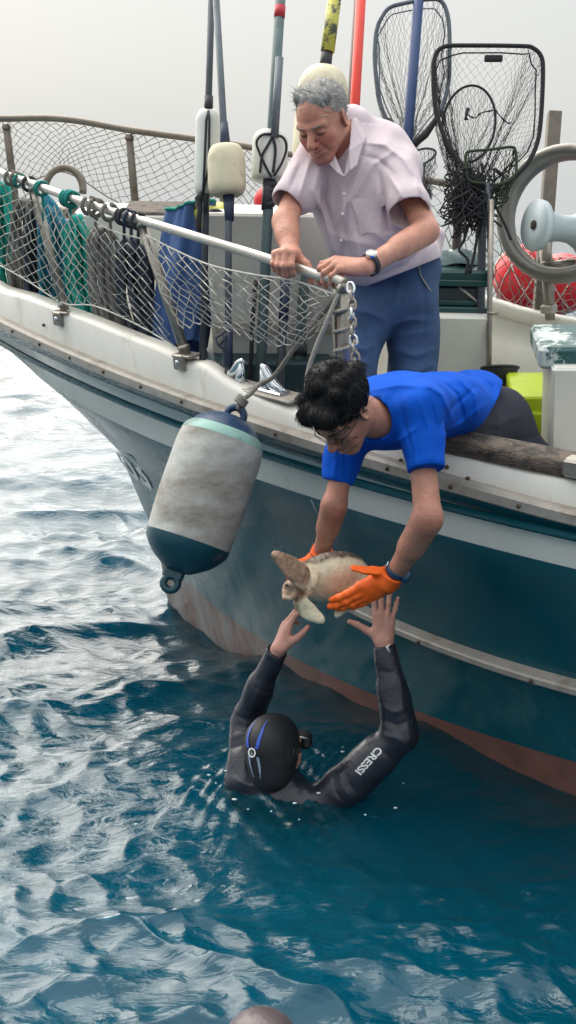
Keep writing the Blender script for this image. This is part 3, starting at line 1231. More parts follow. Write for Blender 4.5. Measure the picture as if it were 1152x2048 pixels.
# landing nets ------------------------------------------------------
def landing_net(label, outline, t, fr, mframe, mmesh, bag, handle, hr, mh, nu=60, nv=20, mr=0.0011, depth=0.22, inner=True, group='landing nets standing aft'):
    pts = smooth_path(Pl(outline + [outline[0]], t), 70)[:-1]
    hp = Pl(handle, t)
    th = thing('landing_net', label, 'landing net', hp[-1], group)
    mb = MBuild()
    mb.tube(pts, fr, 8, closed=True)
    build('frame', mb, mframe, th)
    mb = MBuild()
    mb.tube(hp, hr, 10)
    build('handle', mb, mh, th)
    B = np.array(Pl(bag, (t + depth, t + depth * 0.5)))
    ctr = pts.mean(0)
    rr = np.random.default_rng(len(outline))
    ph = rr.uniform(0, 6, 4)

    def fn(u, v):
        s = (u % 1.0) * len(pts)
        i = int(s) % len(pts)
        f = s - int(s)
        p = pts[i] * (1 - f) + pts[(i + 1) % len(pts)] * f
        w = v ** 1.25
        q = B[0] * (1 - v) + B[-1] * v
        off = 0.020 * math.sin(9 * u * 2 * PI + ph[0]) * math.sin(PI * v) + 0.012 * math.sin(23 * u * 2 * PI + ph[1]) * v
        sag = -C_ * 0.10 * math.sin(PI * v) * (0.4 + 0.6 * abs(math.sin(2 * PI * u)))
        back = _F * depth * math.sin(PI * min(v, 0.8)) * 0.9
        return p * (1 - w) + q * w + back * 0.6 + sag * 0.5 + off * (p - ctr) / (np.linalg.norm(p - ctr) + 1e-6)
    build('mesh_bag', net_sheet(fn, nu, nv, mr, jit=0.0025), mmesh, th, kind='stuff')
    if inner:
        mb = MBuild()
        ip = [ctr + (p - ctr) * 0.90 + _F * 0.03 + 0.006 * rr.normal(size=3) for p in pts[::3]]
        mb.tube(ip, fr * 0.35, 5, closed=True)
        build('inner_cord', mb, mframe, th)
    return th


og = [(756, 48), (775, 18), (805, 7), (860, -2), (884, 4), (897, 40), (899, 110), (896, 170), (880, 225), (848, 272), (816, 292), (784, 258), (760, 205), (750, 130), (751, 75)]
ln1 = landing_net('grey framed landing net on a blue pole, its bag bunched at the yoke', og, 5.05, px2m(4.5, 5.05), 'pole_grey', 'mesh_grey', [(800, 240), (822, 285)], [(840, -40), (815, 282), (778, 840)], px2m(10.5, 5.05), 'pole_blue', nu=64, nv=22, mr=0.0008, depth=0.10)
mb = MBuild()
mb.tube(Pl([(775, 238), (800, 268), (818, 296), (850, 270), (884, 222)], 5.03), [0.010, 0.016, 0.022, 0.016, 0.010], 8)
mb.tube(Pl([(818, 290), (816, 310), (812, 330)], 5.03), [0.022, 0.016, 0.010], 8)
build('yoke', mb, 'mesh_black', ln1)
oh = [(867, 128), (874, 104), (890, 93), (920, 91), (1040, 92), (1066, 96), (1082, 112), (1086, 140), (1083, 220), (1076, 280), (1058, 322), (1030, 352), (985, 374), (940, 352), (905, 305), (880, 250), (868, 190)]
ln2 = landing_net('large black squared landing net with fine black mesh, in front of the others', oh, 4.95, px2m(4.6, 4.95), 'mesh_black', 'mesh_black', [(930, 330), (935, 430)], [(985, 372), (966, 400), (962, 560), (960, 700)], px2m(8.5, 4.95), 'pole_dark', nu=110, nv=34, mr=0.0007, depth=0.16)
mb = MBuild()
mb.box(P(987, 117, 4.94), [_R, _U, _F], (px2m(18, 4.94), px2m(6, 4.94), 0.012), 0.004)
build('tag', mb, 'mesh_black', ln2)
mb = MBuild()
rb = np.random.default_rng(5)
for i in range(90):                                                  # bunched twine at the yoke
    x0, y0 = rb.uniform(900, 990), rb.uniform(325, 395)
    q = [(x0, y0), (x0 + rb.normal() * 22, y0 + 25 + rb.normal() * 12), (940 + rb.normal() * 26, y0 + 55 + rb.normal() * 18), (945 + rb.normal() * 30, 430 + rb.normal() * 22)]
    mb.tube(smooth_path(Pl(q, 4.93 + rb.uniform(-.04, .05)), 12), rb.uniform(0.0018, 0.0048), 4)
for q in ([(985, 400), (1010, 450), (1022, 480)], [(940, 440), (928, 480), (918, 500), (936, 520), (932, 548)], [(960, 430), (950, 500), (940, 545)], [(900, 420), (930, 432), (958, 436)]):
    mb.tube(smooth_path(Pl(q, 4.92), 14), 0.006, 6)
build('bunched_twine', mb, 'mesh_black', ln2, kind='stuff')
oc = [(938 + 53 * math.cos(a) + 6 * math.sin(a), 248 - 77 * math.sin(a)) for a in np.linspace(0, 2 * PI, 17)[:-1]]
landing_net('small round landing net with a thin hoop, seen through the big black one', oc, 5.05, px2m(2.6, 5.05), 'mesh_black', 'mesh_black', [(910, 300), (925, 380)], [(930, 325), (918, 420), (908, 560)], px2m(9, 5.05), 'pole_brown', nu=50, nv=18, mr=0.0007, depth=0.10, inner=False)
orr = [(931, 312), (938, 303), (980, 299), (1022, 294), (1031, 302), (1033, 330), (1028, 352), (1000, 368), (960, 366), (938, 360), (932, 335)]
landing_net('small dark green rectangular hand net with a drooping bag', orr, 4.90, px2m(3, 4.9), 'mesh_green', 'mesh_green', [(990, 390), (985, 415)], [(975, 366), (978, 430), (982, 560)], px2m(5.5, 4.9), 'pole_dark', nu=46, nv=16, mr=0.0015, depth=0.16, inner=False)
landing_net('small grey folded hand net hanging low behind the shoulder of the standing man', [(826, 303), (850, 297), (868, 300), (870, 310), (850, 326), (830, 328), (824, 315)], 5.02, px2m(2.2, 5.0), 'pole_dark', 'mesh_grey', [(845, 350), (862, 392)], [(848, 326), (840, 420), (832, 600)], px2m(4, 5.0), 'pole_dark', nu=26, nv=12, mr=0.001, depth=0.08, inner=False)
mb = MBuild()
mb.tube(smooth_path(Pl([(935, 216), (931, 226), (940, 232), (950, 236), (962, 226), (980, 222), (990, 220), (1000, 232), (1016, 247), (1020, 244)], 4.93), 30), [0.0026 + 0.0022 * (i % 4 == 0) for i in range(30)], 6)
mb.tube(Pl([(938, 216), (930, 240), (936, 238)], 4.93), 0.005, 6)
o = build('hook_line', mb, 'cord_black', None, label='short black cord with hooks tangled in the big black landing net', category='cord')

# cream locker behind the poles -------------------------------------
ax_l = np.array([unit(_R + 0.06 * _F), unit(np.cross(C_, unit(_R + 0.06 * _F))), C_])
ax_l[1] = unit(np.cross(ax_l[2], ax_l[0]))


def face_box(x0, y0, x1, y1, t, depth, ax, bev=0.01):
    """box whose front face spans the two sighted corners at distance t"""
    a, b = P(x0, y0, t), P(x1, y1, t)
    w = abs((b - a) @ ax[0]) / 2
    h = abs((b - a) @ ax[2]) / 2
    n = ax[1] if ax[1] @ _F > 0 else -ax[1]
    c = (a + b) / 2 + n * depth / 2
    m = MBuild()
    m.box(c, ax, (w, depth / 2, h), bev)
    return m, c, w, h, n


lk = thing('deck_locker', 'cream panelled locker standing behind the float poles', 'locker', P(540, 780, 4.7))
m_, c_, w_, h_, n_ax = face_box(418, 428, 668, 728, 4.62, 0.34, ax_l)
body = build('body', m_, 'panel', lk)
m2_, *_r = face_box(412, 726, 672, 840, 4.60, 0.36, ax_l)
build('plinth', m2_, 'teal_dark', lk)
m3_, *_r = face_box(430, 650, 664, 662, 4.612, 0.02, ax_l, 0.003)
build('ledge', m3_, 'strake', lk)
mb = MBuild()
mb.tube(Pl([(498, 430), (512, 438), (536, 462), (540, 520)], 4.58), 0.012, 8)
build('brace', mb, 'pole_grey', lk)

# white fish box and dark green lidded crates aft of the man
ax_b = np.array([unit(_R + 0.02 * _F), None, C_], dtype=object)
ab0 = unit(_R - 0.02 * C_)
ax_b = np.array([ab0, unit(np.cross(C_, ab0)), C_])
wb = thing('white_box', 'tall white box under the dark green crates beside a thin post', 'box', P(925, 860, 5.0))
m_, *_r = face_box(845, 628, 980, 860, 4.95, 0.45, ax_b)
build('body', m_, 'panel', wb)
m_, *_r = face_box(842, 618, 984, 630, 4.94, 0.47, ax_b, 0.004)
build('rim', m_, 'lid_green', wb)
cr = thing('lidded_crate', 'dark crate with a flat green lid on top of the white box', 'crate', P(920, 618, 5.0))
m_, *_r = face_box(850, 574, 966, 617, 4.96, 0.40, ax_b)
build('body', m_, 'crate_dark', cr)
m_, *_r = face_box(845, 543, 984, 572, 4.93, 0.46, ax_b, 0.012)
lid = build('lid', m_, 'lid_green', cr)
m_, *_r = face_box(845, 564, 986, 570, 4.925, 0.47, ax_b, 0.003)
build('lip', m_, 'lid_green', lid)
for q in ((870, 604, 962, 609),):
    m_, *_r = face_box(*q, 4.955, 0.02, ax_b, 0.002)
    build('rib', m_, 'lid_green', cr)
mb = MBuild()
mb.tube(Pl([(918, 574), (955, 604)], 4.95), 0.006, 6)
build('strut', mb, 'strake', cr)
sp = thing('thin_post', 'thin grey post rising beside the white box', 'post', P(974, 860, 4.9))
mb = MBuild()
mb.tube(Pl([(983, 400), (980, 560), (976, 860)], 4.88), px2m(5.5, 4.88), 8)
build('pole', mb, 'steel', sp)
mb = MBuild()
mb.tube(Pl([(974, 626), (996, 627)], 4.86), 0.006, 6)
build('peg', mb, 'steel', sp)
# plastic sack on the lid
mb = MBuild()
rs_ = np.random.default_rng(21)
gs = []
cs = P(905, 528, 5.1)
for i, ph in enumerate(np.linspace(0, PI / 2, 9)):
    row = []
    for k in range(33):
        an = 2 * PI * k / 32
        r = (0.125 + 0.018 * math.sin(5 * an + 1) + 0.012 * math.sin(9 * an + i)) * math.cos(ph) ** 0.7
        row.append(cs + r * (math.cos(an) * _R + 0.8 * math.sin(an) * _F) + C_ * (0.075 * math.sin(ph) - 0.02 + 0.006 * math.sin(7 * an + 2 * i)))
    gs.append(row)
mb.grid(np.array(gs), flip=True)
build('plastic_sack', mb, 'sack', None, label='crumpled pale plastic sack lying on the green crate lid', category='sack')

# line hauler on the far side
hl = thing('line_hauler', 'line hauler with a grey metal ring and white nylon sheave', 'winch', P(1098, 625, 5.35))
hc = P(1128, 428, 5.2)
hax = camdir(-0.50, -0.04, 0.86)
hu = unit(C_ - hax * (C_ @ hax))
hu = unit(hu + 0.10 * np.cross(hax, hu))
hw = np.cross(hax, hu)
RH = px2m(122, 5.2)


def ring(c, ax, u, R, r1, r2, mbd, seg=48, sec=10):
    w = np.cross(ax, u)
    vs, fs = [], []
    for i in range(seg):
        a = 2 * PI * i / seg
        d = math.cos(a) * u + math.sin(a) * w
        for k in range(sec):
            b = 2 * PI * k / sec
            vs.append(c + d * (R + r1 * math.cos(b)) + ax * r2 * math.sin(b))
    for i in range(seg):
        j = (i + 1) % seg
        for k in range(sec):
            k2 = (k + 1) % sec
            fs.append((i * sec + k, j * sec + k, j * sec + k2, i * sec + k2))
    mbd.add(vs, fs)


mb = MBuild()
ring(hc, hax, hu, RH, px2m(16, 5.2), px2m(34, 5.2), mb)
build('guard_ring', mb, 'cast_metal', hl)
for an in (3.5, 5.4):
    mb = MBuild()
    p = hc + RH * (math.cos(an) * hu + math.sin(an) * hw)
    q_ = hc - hax * 0.20 + (p - hc) * 0.35
    mb.tube([p, p - hax * 0.10 + (q_ - p) * 0.3, q_], 0.020, 8)
    build('spoke', mb, 'cast_metal', hl)
sax = camdir(-0.93, 0.02, 0.36)
sc0 = P(1068, 450, 5.18)
mb = MBuild()
Ls = 0.30
R1 = px2m(50, 5.18)
mb.lathe(sc0 + sax * 0.0, sc0 - sax * Ls, [(0, 0.020), (0.0, R1), (0.03, R1 + .003), (0.10, R1), (0.13, R1 * .84), (0.22, R1 * .62), (0.45, R1 * .52), (0.62, R1 * .56), (0.8, R1 * .8), (0.88, R1), (0.95, R1 + .003), (1, R1), (1, 0)], 40)
build('sheave', mb, 'sheave', hl)
mb = MBuild()
mb.lathe(sc0 + sax * 0.006, sc0 - sax * 0.01, [(0, 0), (0, 0.020), (1, 0.021)], 16)
build('shaft', mb, 'wood', hl)
mb = MBuild()
mb.tube(Pl([(1088, 470), (1096, 560), (1100, 640)], 5.36), [0.03, 0.028, 0.022], 12)
mb.tube([P(1085, 530, 5.34), P(1150, 525, 5.34)], 0.016, 8)
build('bracket', mb, 'steel', hl)
mb = MBuild()
mb.box(P(1098, 618, 5.36), AX_BOAT, (0.03, 0.03, 0.02), 0.006)
build('foot', mb, 'strake', hl)
po = thing('square_post', 'square grey post standing up behind the line hauler', 'post', P(1074, 640, 5.55))
mb = MBuild()
ps = (P(1109, 224, 5.55), P(1078, 640, 5.55))
d = unit(ps[0] - ps[1])
ux = unit(np.cross(d, _F))
mb.box((ps[0] + ps[1]) / 2, [ux, np.cross(d, ux), d], (px2m(13, 5.55), 0.03, np.linalg.norm(ps[0] - ps[1]) / 2), 0.004)
build('pole', mb, 'old_pipe', po)
for i, (x, y, r) in enumerate(((1052, 556, 66), (1122, 568, 60))):
    mb = MBuild()
    t = 6.0
    c = P(x, y, t)
    mb.ball(c, (px2m(r, t), px2m(r, t), px2m(r * 1.02, t)), nu=24, nv=16)
    b = thing('red_buoy', ('red ball buoy in pale netting behind the hauler, the larger one' if i == 0 else 'red ball buoy half hidden behind the hauler foot, the smaller one'), 'buoy', c - np.array([0, 0, px2m(r, t)]), 'red buoys outside the far rail')
    build('float', mb, 'red_buoy', b)
    mb = MBuild()
    for k in range(7):
        a = k * PI / 7
        nrm = unit([math.cos(a), math.sin(a), 0.55 if k % 2 else -0.55])
        u = unit(np.cross(nrm, [0, 0, 1]))
        w = np.cross(nrm, u)
        mb.tube([c + (px2m(r, t) + .003) * (math.cos(s) * u + math.sin(s) * w) for s in np.linspace(0, 2 * PI, 24)[:-1]], 0.003, 4, closed=True)
    build('lashing', mb, 'net', b, kind='stuff')
mb = MBuild()
mb.ball(P(538, 402, 5.9), 0.075, nu=18, nv=12)
build('small_red_buoy', mb, 'red_buoy', None, label='small red buoy half hidden behind the strapped white float', category='buoy')

# white pedestal with chipped green top, lime crate, rubber bucket
pd_ = thing('pedestal', 'white pedestal with a chipped green painted top', 'pedestal', P(1150, 960, 4.05))
axp = np.array([unit(_R - 0.25 * _F - 0.02 * C_), None, C_], dtype=object)
a0 = unit(_R - 0.12 * _F)
a0 = unit(a0 - C_ * (a0 @ C_) - 0.02 * C_)
axp = np.array([a0, unit(np.cross(C_, a0)), C_])
m_, *_r = face_box(1104, 728, 1260, 1010, 4.05, 0.36, axp)
build('body', m_, 'panel', pd_)
m_, *_r = face_box(1079, 699, 1290, 736, 4.02, 0.40, axp, 0.012)
build('top', m_, 'chip_green', pd_)
lc = thing('lime_crate', 'lime green plastic crate on the deck behind the man in blue', 'crate', P(1070, 930, 4.5))
m_, *_r = face_box(1032, 822, 1150, 930, 4.5, 0.35, axp, 0.01)
build('body', m_, 'crate_lime', lc)
m_, *_r = face_box(1024, 796, 1156, 824, 4.48, 0.39, axp, 0.008)
rim = build('rim', m_, 'crate_lime', lc)
m_, *_r = face_box(1055, 830, 1062, 925, 4.49, 0.02, axp, 0.003)
build('rib', m_, 'crate_lime', lc)
m_, *_r = face_box(1085, 830, 1092, 925, 4.49, 0.02, axp, 0.003)
build('rib', m_, 'crate_lime', lc)
bk = thing('rubber_bucket', 'black rubber bucket standing behind the man in blue', 'bucket', P(1000, 830, 4.9))
mb = MBuild()
p0, p1 = P(997, 840, 4.9), P(1000, 736, 4.9)
mb.lathe(p0, p1, [(0, 0), (0, 0.055), (0.95, 0.072), (1, 0.078), (1, 0.070), (0.2, 0.055), (0.2, 0)], 20)
build('body', mb, 'bucket', bk)
mb = MBuild()
mb.tube([p1 + 0.075 * (math.cos(s) * _R + math.sin(s) * _F) for s in np.linspace(0, 2 * PI, 20)[:-1]], 0.006, 6, closed=True)
build('rim', mb, 'bucket', bk)
# ledge along the inside of the far bulwark
mb = MBuild()
a = np.linspace(0.2, A_AFT, 40)
g = [np.stack([a, -(gun(a) - 0.105 - o_), c_kap(a) - 0.32 + u_], -1) for o_, u_ in ((0, 0.02), (0.035, 0.02), (0.035, 0), (0.0, -0.02))]
mb.grid(bwv(np.array(g)), smooth=False)
build('ledge', mb, 'cream', boat)

# hoop and fore peak
mb = MBuild()
hp = []
for s in np.linspace(-0.15, PI + 0.15, 24):
    hp.append(P(128 + 38 * math.cos(s), 380 - 45 * math.sin(s) + (30 if False else 0), 5.75))
mb.tube(hp, px2m(7.5, 5.75), 8)
hoop = thing('bow_hoop', 'dark padded hoop standing up at the bow under the far netting', 'hoop', P(128, 430, 5.75))
build('hoop', mb, 'old_pipe', hoop)
mb = MBuild()
mb.box(P(128, 420, 5.75), AX_BOAT, (0.13, 0.10, 0.025), 0.008)
build('base', mb, 'old_pipe', hoop)
hb_ = thing('fore_hatch', 'low cream fore hatch with a brown edged lid', 'hatch', P(300, 540, 5.3))
m_, *_r = face_box(150, 432, 372, 560, 5.25, 0.5, ax_l)
build('body', m_, 'panel', hb_)
m_, *_r = face_box(244, 428, 376, 446, 5.22, 0.5, ax_l, 0.008)
build('lid', m_, 'wood', hb_)


# bundles hung on the near rail --------------------------------------
def tin(x, y):
    q = hit(x, y, gun, off=-0.16)
    return (bwv(q) - C0) @ _F


def bundle(name, label, cat, path, widths, t, n, r, m, seed, group='gear hung along the near rail', depth=0.05, wav=0.006, parts='strand'):
    """a hank: n strands running down the traced centre line, spread over the traced widths"""
    rr = np.random.default_rng(seed)
    c = np.array(path, float)
    c[-1] += (c[-1] - c[-2]) * 0.45
    t, n = t + 0.10, int(n * 1.5)
    ts = np.linspace(0, 1, len(c))
    th = thing(name, label, cat, P(*c[-1], t), group)
    mb = MBuild()
    for i in range(n):
        u = (i + 0.5) / n * 2 - 1 + rr.normal() * 0.08
        dz = rr.uniform(-1, 1) * depth
        pts = []
        ph = rr.uniform(0, 6)
        tl = rr.uniform(0.93, 1.0)
        for s in np.linspace(0, 1, 16):
            x, y = np.interp(s * tl, ts, c[:, 0]), np.interp(s * tl, ts, c[:, 1])
            w = np.interp(s, ts, widths)
            pts.append(P(x + u * w, y, tin(x, y) + dz * min(1, s * 3)) + wav * (math.sin(ph + s * 9) * _R + math.cos(ph * 2 + s * 7) * _F))
        mb.tube(pts, [r * (0.8 + 0.3 * math.sin(ph + 11 * s)) for s in np.linspace(0, 1, 16)], 6)
    build(parts, mb, m, th, kind='stuff')
    return th


bundle('net_bundle', 'pale teal net bundle hanging at the left edge of the rail', 'fishing net', [(6, 365), (10, 450), (18, 540), (40, 625)], [8, 22, 30, 34], 4.98, 16, 0.013, 'net_teal', 1)
bundle('rope_hank', 'grey rope hank hanging between the pale teal net and the first post', 'rope', [(52, 400), (45, 430), (42, 520), (48, 600)], [8, 24, 26, 20], 4.9, 11, 0.011, 'hose_grey', 2)
bundle('net_bundle', 'black net bundle hanging behind the first rail post', 'fishing net', [(70, 420), (68, 470), (72, 560), (95, 630)], [10, 20, 26, 34], 5.0, 12, 0.014, 'black_net', 3)
bundle('net_bundle', 'blue teal net bundle hanging just aft of the first rail post', 'fishing net', [(86, 392), (108, 450), (120, 560), (118, 650)], [6, 30, 34, 30], 4.86, 16, 0.013, 'net_blueteal', 4)
bundle('net_bundle', 'bright teal net bundle hanging from a teal knot on the rail', 'fishing net', [(152, 432), (155, 470), (160, 560), (185, 655)], [5, 26, 28, 24], 4.76, 15, 0.012, 'net_teal', 5)
bundle('rope_hank', 'brown grey hose hank hanging under two grey rail lashings', 'hose', [(205, 455), (203, 480), (210, 570), (232, 675)], [10, 30, 34, 30], 4.66, 11, 0.0115, 'hose_grey', 6)
bundle('net_bundle', 'dark slate net bundle hanging forward of the second rail post', 'fishing net', [(262, 480), (262, 500), (270, 590), (300, 690)], [10, 30, 34, 40], 4.62, 14, 0.013, 'black_net', 7)
# folded blue tarpaulin with a rope round its mouth
tp = thing('blue_tarpaulin', 'folded blue tarpaulin bag with a teal roped mouth behind the second post', 'tarpaulin', P(380, 700, 4.75))
gs = []
for i, s in enumerate(np.linspace(0, 1, 26)):
    cx, hw_ = 388 - 28 * s, 48 + 6 * math.sin(3 * s)
    row = []
    for k in range(49):
        an = 2 * PI * k / 48
        f = 1 + 0.10 * math.sin(6 * an + 2 * s) + 0.07 * math.sin(11 * an + 5 * s + 1) + 0.04 * math.sin(17 * an)
        row.append(P(cx + hw_ * f * math.cos(an), 418 + 275 * s + 8 * math.sin(2 * an), 4.72) + _F * 0.10 * f * math.sin(an))
    gs.append(row)
mb = MBuild()
mb.grid(np.array(gs))
build('bag', mb, 'tarp_blue', tp)
mb = MBuild()
mb.tube(np.array(gs)[0][:-1], 0.007, 6, closed=True)
build('mouth_rope', mb, 'rope_teal', tp)
gl_ = thing('cable_reel', 'yellow ended cable reel lying on the locker corner behind the cream float', 'reel', P(425, 470, 4.66))
mb = MBuild()
mb.lathe(P(396, 432, 4.62), P(450, 432, 4.72), [(0, 0), (0, 0.05), (0.2, 0.055), (0.3, 0.04), (0.7, 0.04), (0.8, 0.055), (1, 0.05), (1, 0)], 20)
build('spool', mb, 'tape_yellow', gl_)
mb = MBuild()
ring(P(430, 446, 4.58), camdir(0.2, 0, 1), C_, 0.036, 0.018, 0.02, mb, 24, 8)
build('cable_coil', mb, 'rope_dark', gl_)

# lashings round the near rail
rail_c = lambda px: min(range(len(rail_pts)), key=lambda i: abs(proj(rail_pts[i])[0] - px) + (1e6 if proj(rail_pts[i])[2] > 5.4 else 0))


def proj(p):
    q = np.asarray(p) - C0
    t = q @ _F
    return np.array([576 + F_PX * (q @ _R) / t, 1024 - F_PX * (q @ _U) / t, t])


def lashing(px, m, label, turns=1, tail=None, r=0.0075, R=0.027):
    i = rail_c(px)
    d = unit(rail_pts[i + 1] - rail_pts[i - 1])
    u = unit(C_ - d * (C_ @ d))
    w = np.cross(d, u)
    mb = MBuild()
    pts = []
    n = 18 * turns
    c = rail_pts[i] - C_ * 0.006
    for k in range(n):
        a = 2 * PI * k / 18
        pts.append(c + d * (k / 18 - turns / 2) * 2.1 * r + R * (math.cos(a) * u + math.sin(a) * w))
    mb.tube(pts, r, 7)
    th = thing('rope_lashing', label, 'rope', c - C_ * R, 'rope lashings round the near rail')
    build('coil', mb, m, th)
    if tail:
        mb = MBuild()
        q = [c - C_ * R] + [c - C_ * (R + y * 0.001 * 1.9) + d * x * 0.0019 for x, y in tail]
        mb.tube(smooth_path(q, 14), r * 0.8, 6)
        build('tail', mb, m, th)


lashing(20, 'rope_grey', 'grey rope lashing, first on the near rail from the bow', 1, [(0, 25), (6, 60)])
lashing(34, 'rope_grey', 'second grey rope lashing, touching the small teal one near the bow', 1)
lashing(43, 'rope_teal', 'small teal lashing between a grey and a black one near the bow', 1, r=0.006, R=0.025)
lashing(53, 'rope_dark', 'black rope lashing just forward of the first rail post', 1, [(-4, 25), (-2, 50)])
lashing(83, 'rope_teal', 'dark teal rope lashing just aft of the first rail post', 2, [(4, 20), (10, 55)], r=0.006)
lashing(140, 'rope_teal', 'thick bright teal lashing with a hanging knot', 3, [(6, 15), (2, 30), (4, 60)], r=0.0085, R=0.028)
lashing(180, 'rope_grey', 'thick grey lashing, forward one of a close pair', 1, r=0.0085, R=0.031)
lashing(194, 'rope_grey', 'thick grey lashing with a hanging loop, after one of a close pair', 1, [(8, 20), (2, 34), (-6, 24)], r=0.0085, R=0.031)
lashing(222, 'rope_grey', 'dark grey lashing with two tails, midway along the lashed rail', 1, [(2, 25), (3, 48)], r=0.008, R=0.03)
lashing(246, 'rope_dark', 'black lashing with two turns before the second rail post', 2, [(3, 22), (8, 46)], r=0.0075)
lashing(264, 'tape_navy', 'navy rope lashing close to the second rail post', 1, [(3, 24), (-3, 45)], r=0.008)
lashing(275, 'rope_dark', 'last black lashing, touching the second rail post', 1, [(4, 20), (10, 40)], r=0.0075)

# big fender ---------------------------------------------------------
TFd = 4.02
M['fender_blue'] = mat('fender_blue_end', srgb(14, 66, 80), 0.35, var=0.12, scale=8)
M['fender_navy'] = mat('fender_navy_end', srgb(28, 58, 92), 0.4, var=0.12, scale=8)
fm = mat('fender_body', srgb(178, 180, 176), 0.55, var=0.18, scale=5, col2=srgb(112, 102, 92), thr=(0.40, 0.70), bump=0.12, bscale=14, stretch=(1, 1, 2.2))
M['fender_body'] = fm
M['fender_mint'] = mat('fender_mint_band', srgb(132, 172, 162), 0.5, var=0.12, scale=9, col2=srgb(84, 98, 92), thr=(0.50, 0.66))
ftop, fbot = P(468, 826, TFd + .06), P(338, 1182, TFd - .02)
fdn = thing('fender', 'large scuffed white cylindrical fender with blue ends hanging over the bow', 'fender', fbot)
RF = px2m(90, TFd)
b0, b1 = P(456, 846, TFd + .05), P(356, 1140, TFd)
m = MBuild()
m.lathe(b0, b1, [(0.115, RF * 0.955), (0.20, RF * 0.995), (0.35, RF * 1.0), (0.55, RF * 1.005), (0.80, RF * 0.965)], 40)
build('body', m, 'fender_body', fdn)
m = MBuild()
m.lathe(b0, b1, [(0.05, RF * 0.80), (0.075, RF * .90), (0.116, RF * 0.958)], 40)
build('band', m, 'fender_mint', fdn)
m = MBuild()
m.lathe(b0, b1, [(-0.055, 0.02), (-0.05, RF * 0.30), (-0.02, RF * .54), (0.015, RF * 0.70), (0.052, RF * 0.806)], 40)
build('end_cap', m, 'fender_navy', fdn)
m = MBuild()
m.lathe(b0, b1, [(0.798, RF * 0.972), (0.84, RF * 0.945), (0.89, RF * 0.83), (0.94, RF * 0.66), (0.985, RF * 0.42), (1.01, RF * 0.26), (1.02, 0.0)], 40)
ec = build('end_cap', m, 'fender_blue', fdn)
fax = unit(b1 - b0)
lat = unit(_R + 0.3 * _U - fax * (fax @ (_R + 0.3 * _U)))
nrm_ = unit(np.cross(fax, lat))
for c, sg, mt, R in ((P(341, 1166, TFd - .01), 1, 'fender_blue', 0.024), (P(470, 832, TFd + .055), -1, 'fender_navy', 0.030)):
    m = MBuild()
    ring(c, nrm_, lat, R, 0.013, 0.015, m, 28, 10)
    m.box(c - fax * sg * 0.038, [lat, nrm_, fax], (0.036, 0.015, 0.026), 0.008)
    build('eye', m, mt, fdn)
# fender rope to the horn and up to the rail end
rp = thing('mooring_rope', 'grey rope running from the fender up to the rail end', 'rope', P(480, 812, TFd))
m = MBuild()
hornq = p0  # fairlead position stays put
m.tube(smooth_path([P(476, 820, 4.0), P(484, 800, 4.02), P(498, 790, 4.08), P(520, 768, 4.12), P(548, 752, 4.1), P(590, 695, 4.02), P(640, 634, 3.92), P(688, 570, 3.78)], 50), 0.0085, 8)
build('rope', m, 'rope_grey', rp)
m = MBuild()
for k in range(3):
    ring(P(480 + 3 * k, 806 - 4 * k, 4.0), unit([0.7, 0.1, 0.7]), unit(np.cross(unit([0.7, 0.1, 0.7]), [0, 1, 0])), 0.016, 0.008, 0.008, m, 16, 6)
build('knot', m, 'rope_grey', rp)
rp2 = thing('hanging_rope', 'pale rope hanging slack from the rail end towards the fairlead', 'rope', P(612, 790, 3.95))
m = MBuild()
m.tube(smooth_path([P(686, 572, 3.80), P(672, 600, 3.82), P(655, 640, 3.84), P(634, 690, 3.88), P(617, 740, 3.92), P(611, 790, 3.95)], 40), 0.0085, 8)
build('rope', m, 'rope_pale', rp2)
# rope wound round the end post
rw_ = thing('wound_rope', 'pale rope wound round the end post of the rail', 'rope', bwv(eb))
m = MBuild()
d = unit(bwv(et) - bwv(eb))
u = unit(_F - d * (d @ _F))
w = np.cross(d, u)
L = np.linalg.norm(bwv(et) - bwv(eb))
m.tube([bwv(eb) + d * L * (0.08 + 0.82 * s) + 0.032 * (math.cos(s * 2 * PI * 6) * u + math.sin(s * 2 * PI * 6) * w) for s in np.linspace(0, 1, 120)], 0.0065, 6)
build('rope', m, 'rope_pale', rw_)
# chain beside the end post
ch = thing('chain', 'galvanised chain hanging beside the end post of the rail', 'chain', P(716, 745, 3.72))
cp = smooth_path([P(700, 566, 3.72), P(704, 600, 3.71), P(705, 660, 3.71), P(712, 720, 3.72), P(716, 760, 3.73)], 200)
seglen = np.r_[0, np.cumsum(np.linalg.norm(np.diff(cp, axis=0), axis=1))]
lk0 = None
s, i = 0.0, 0
while s < seglen[-1] - 0.02:
    k = np.searchsorted(seglen, s + 0.016)
    c = cp[min(k, 199)]
    dd = unit(cp[min(k + 3, 199)] - cp[max(k - 3, 0)])
    u = unit(np.cross(dd, [0.3, 1, 0.1]) if i % 2 == 0 else np.cross(np.cross(dd, [0.3, 1, 0.1]), dd))
    m = MBuild()
    m.tube([c + dd * 0.019 * math.sin(a) * (1.0) + u * (0.0115 * math.cos(a)) for a in np.linspace(0, 2 * PI, 15)[:-1]], 0.0048, 6, closed=True)
    build('link', m, 'steel' if i % 3 else 'chrome', ch)
    s += 0.0275
    i += 1

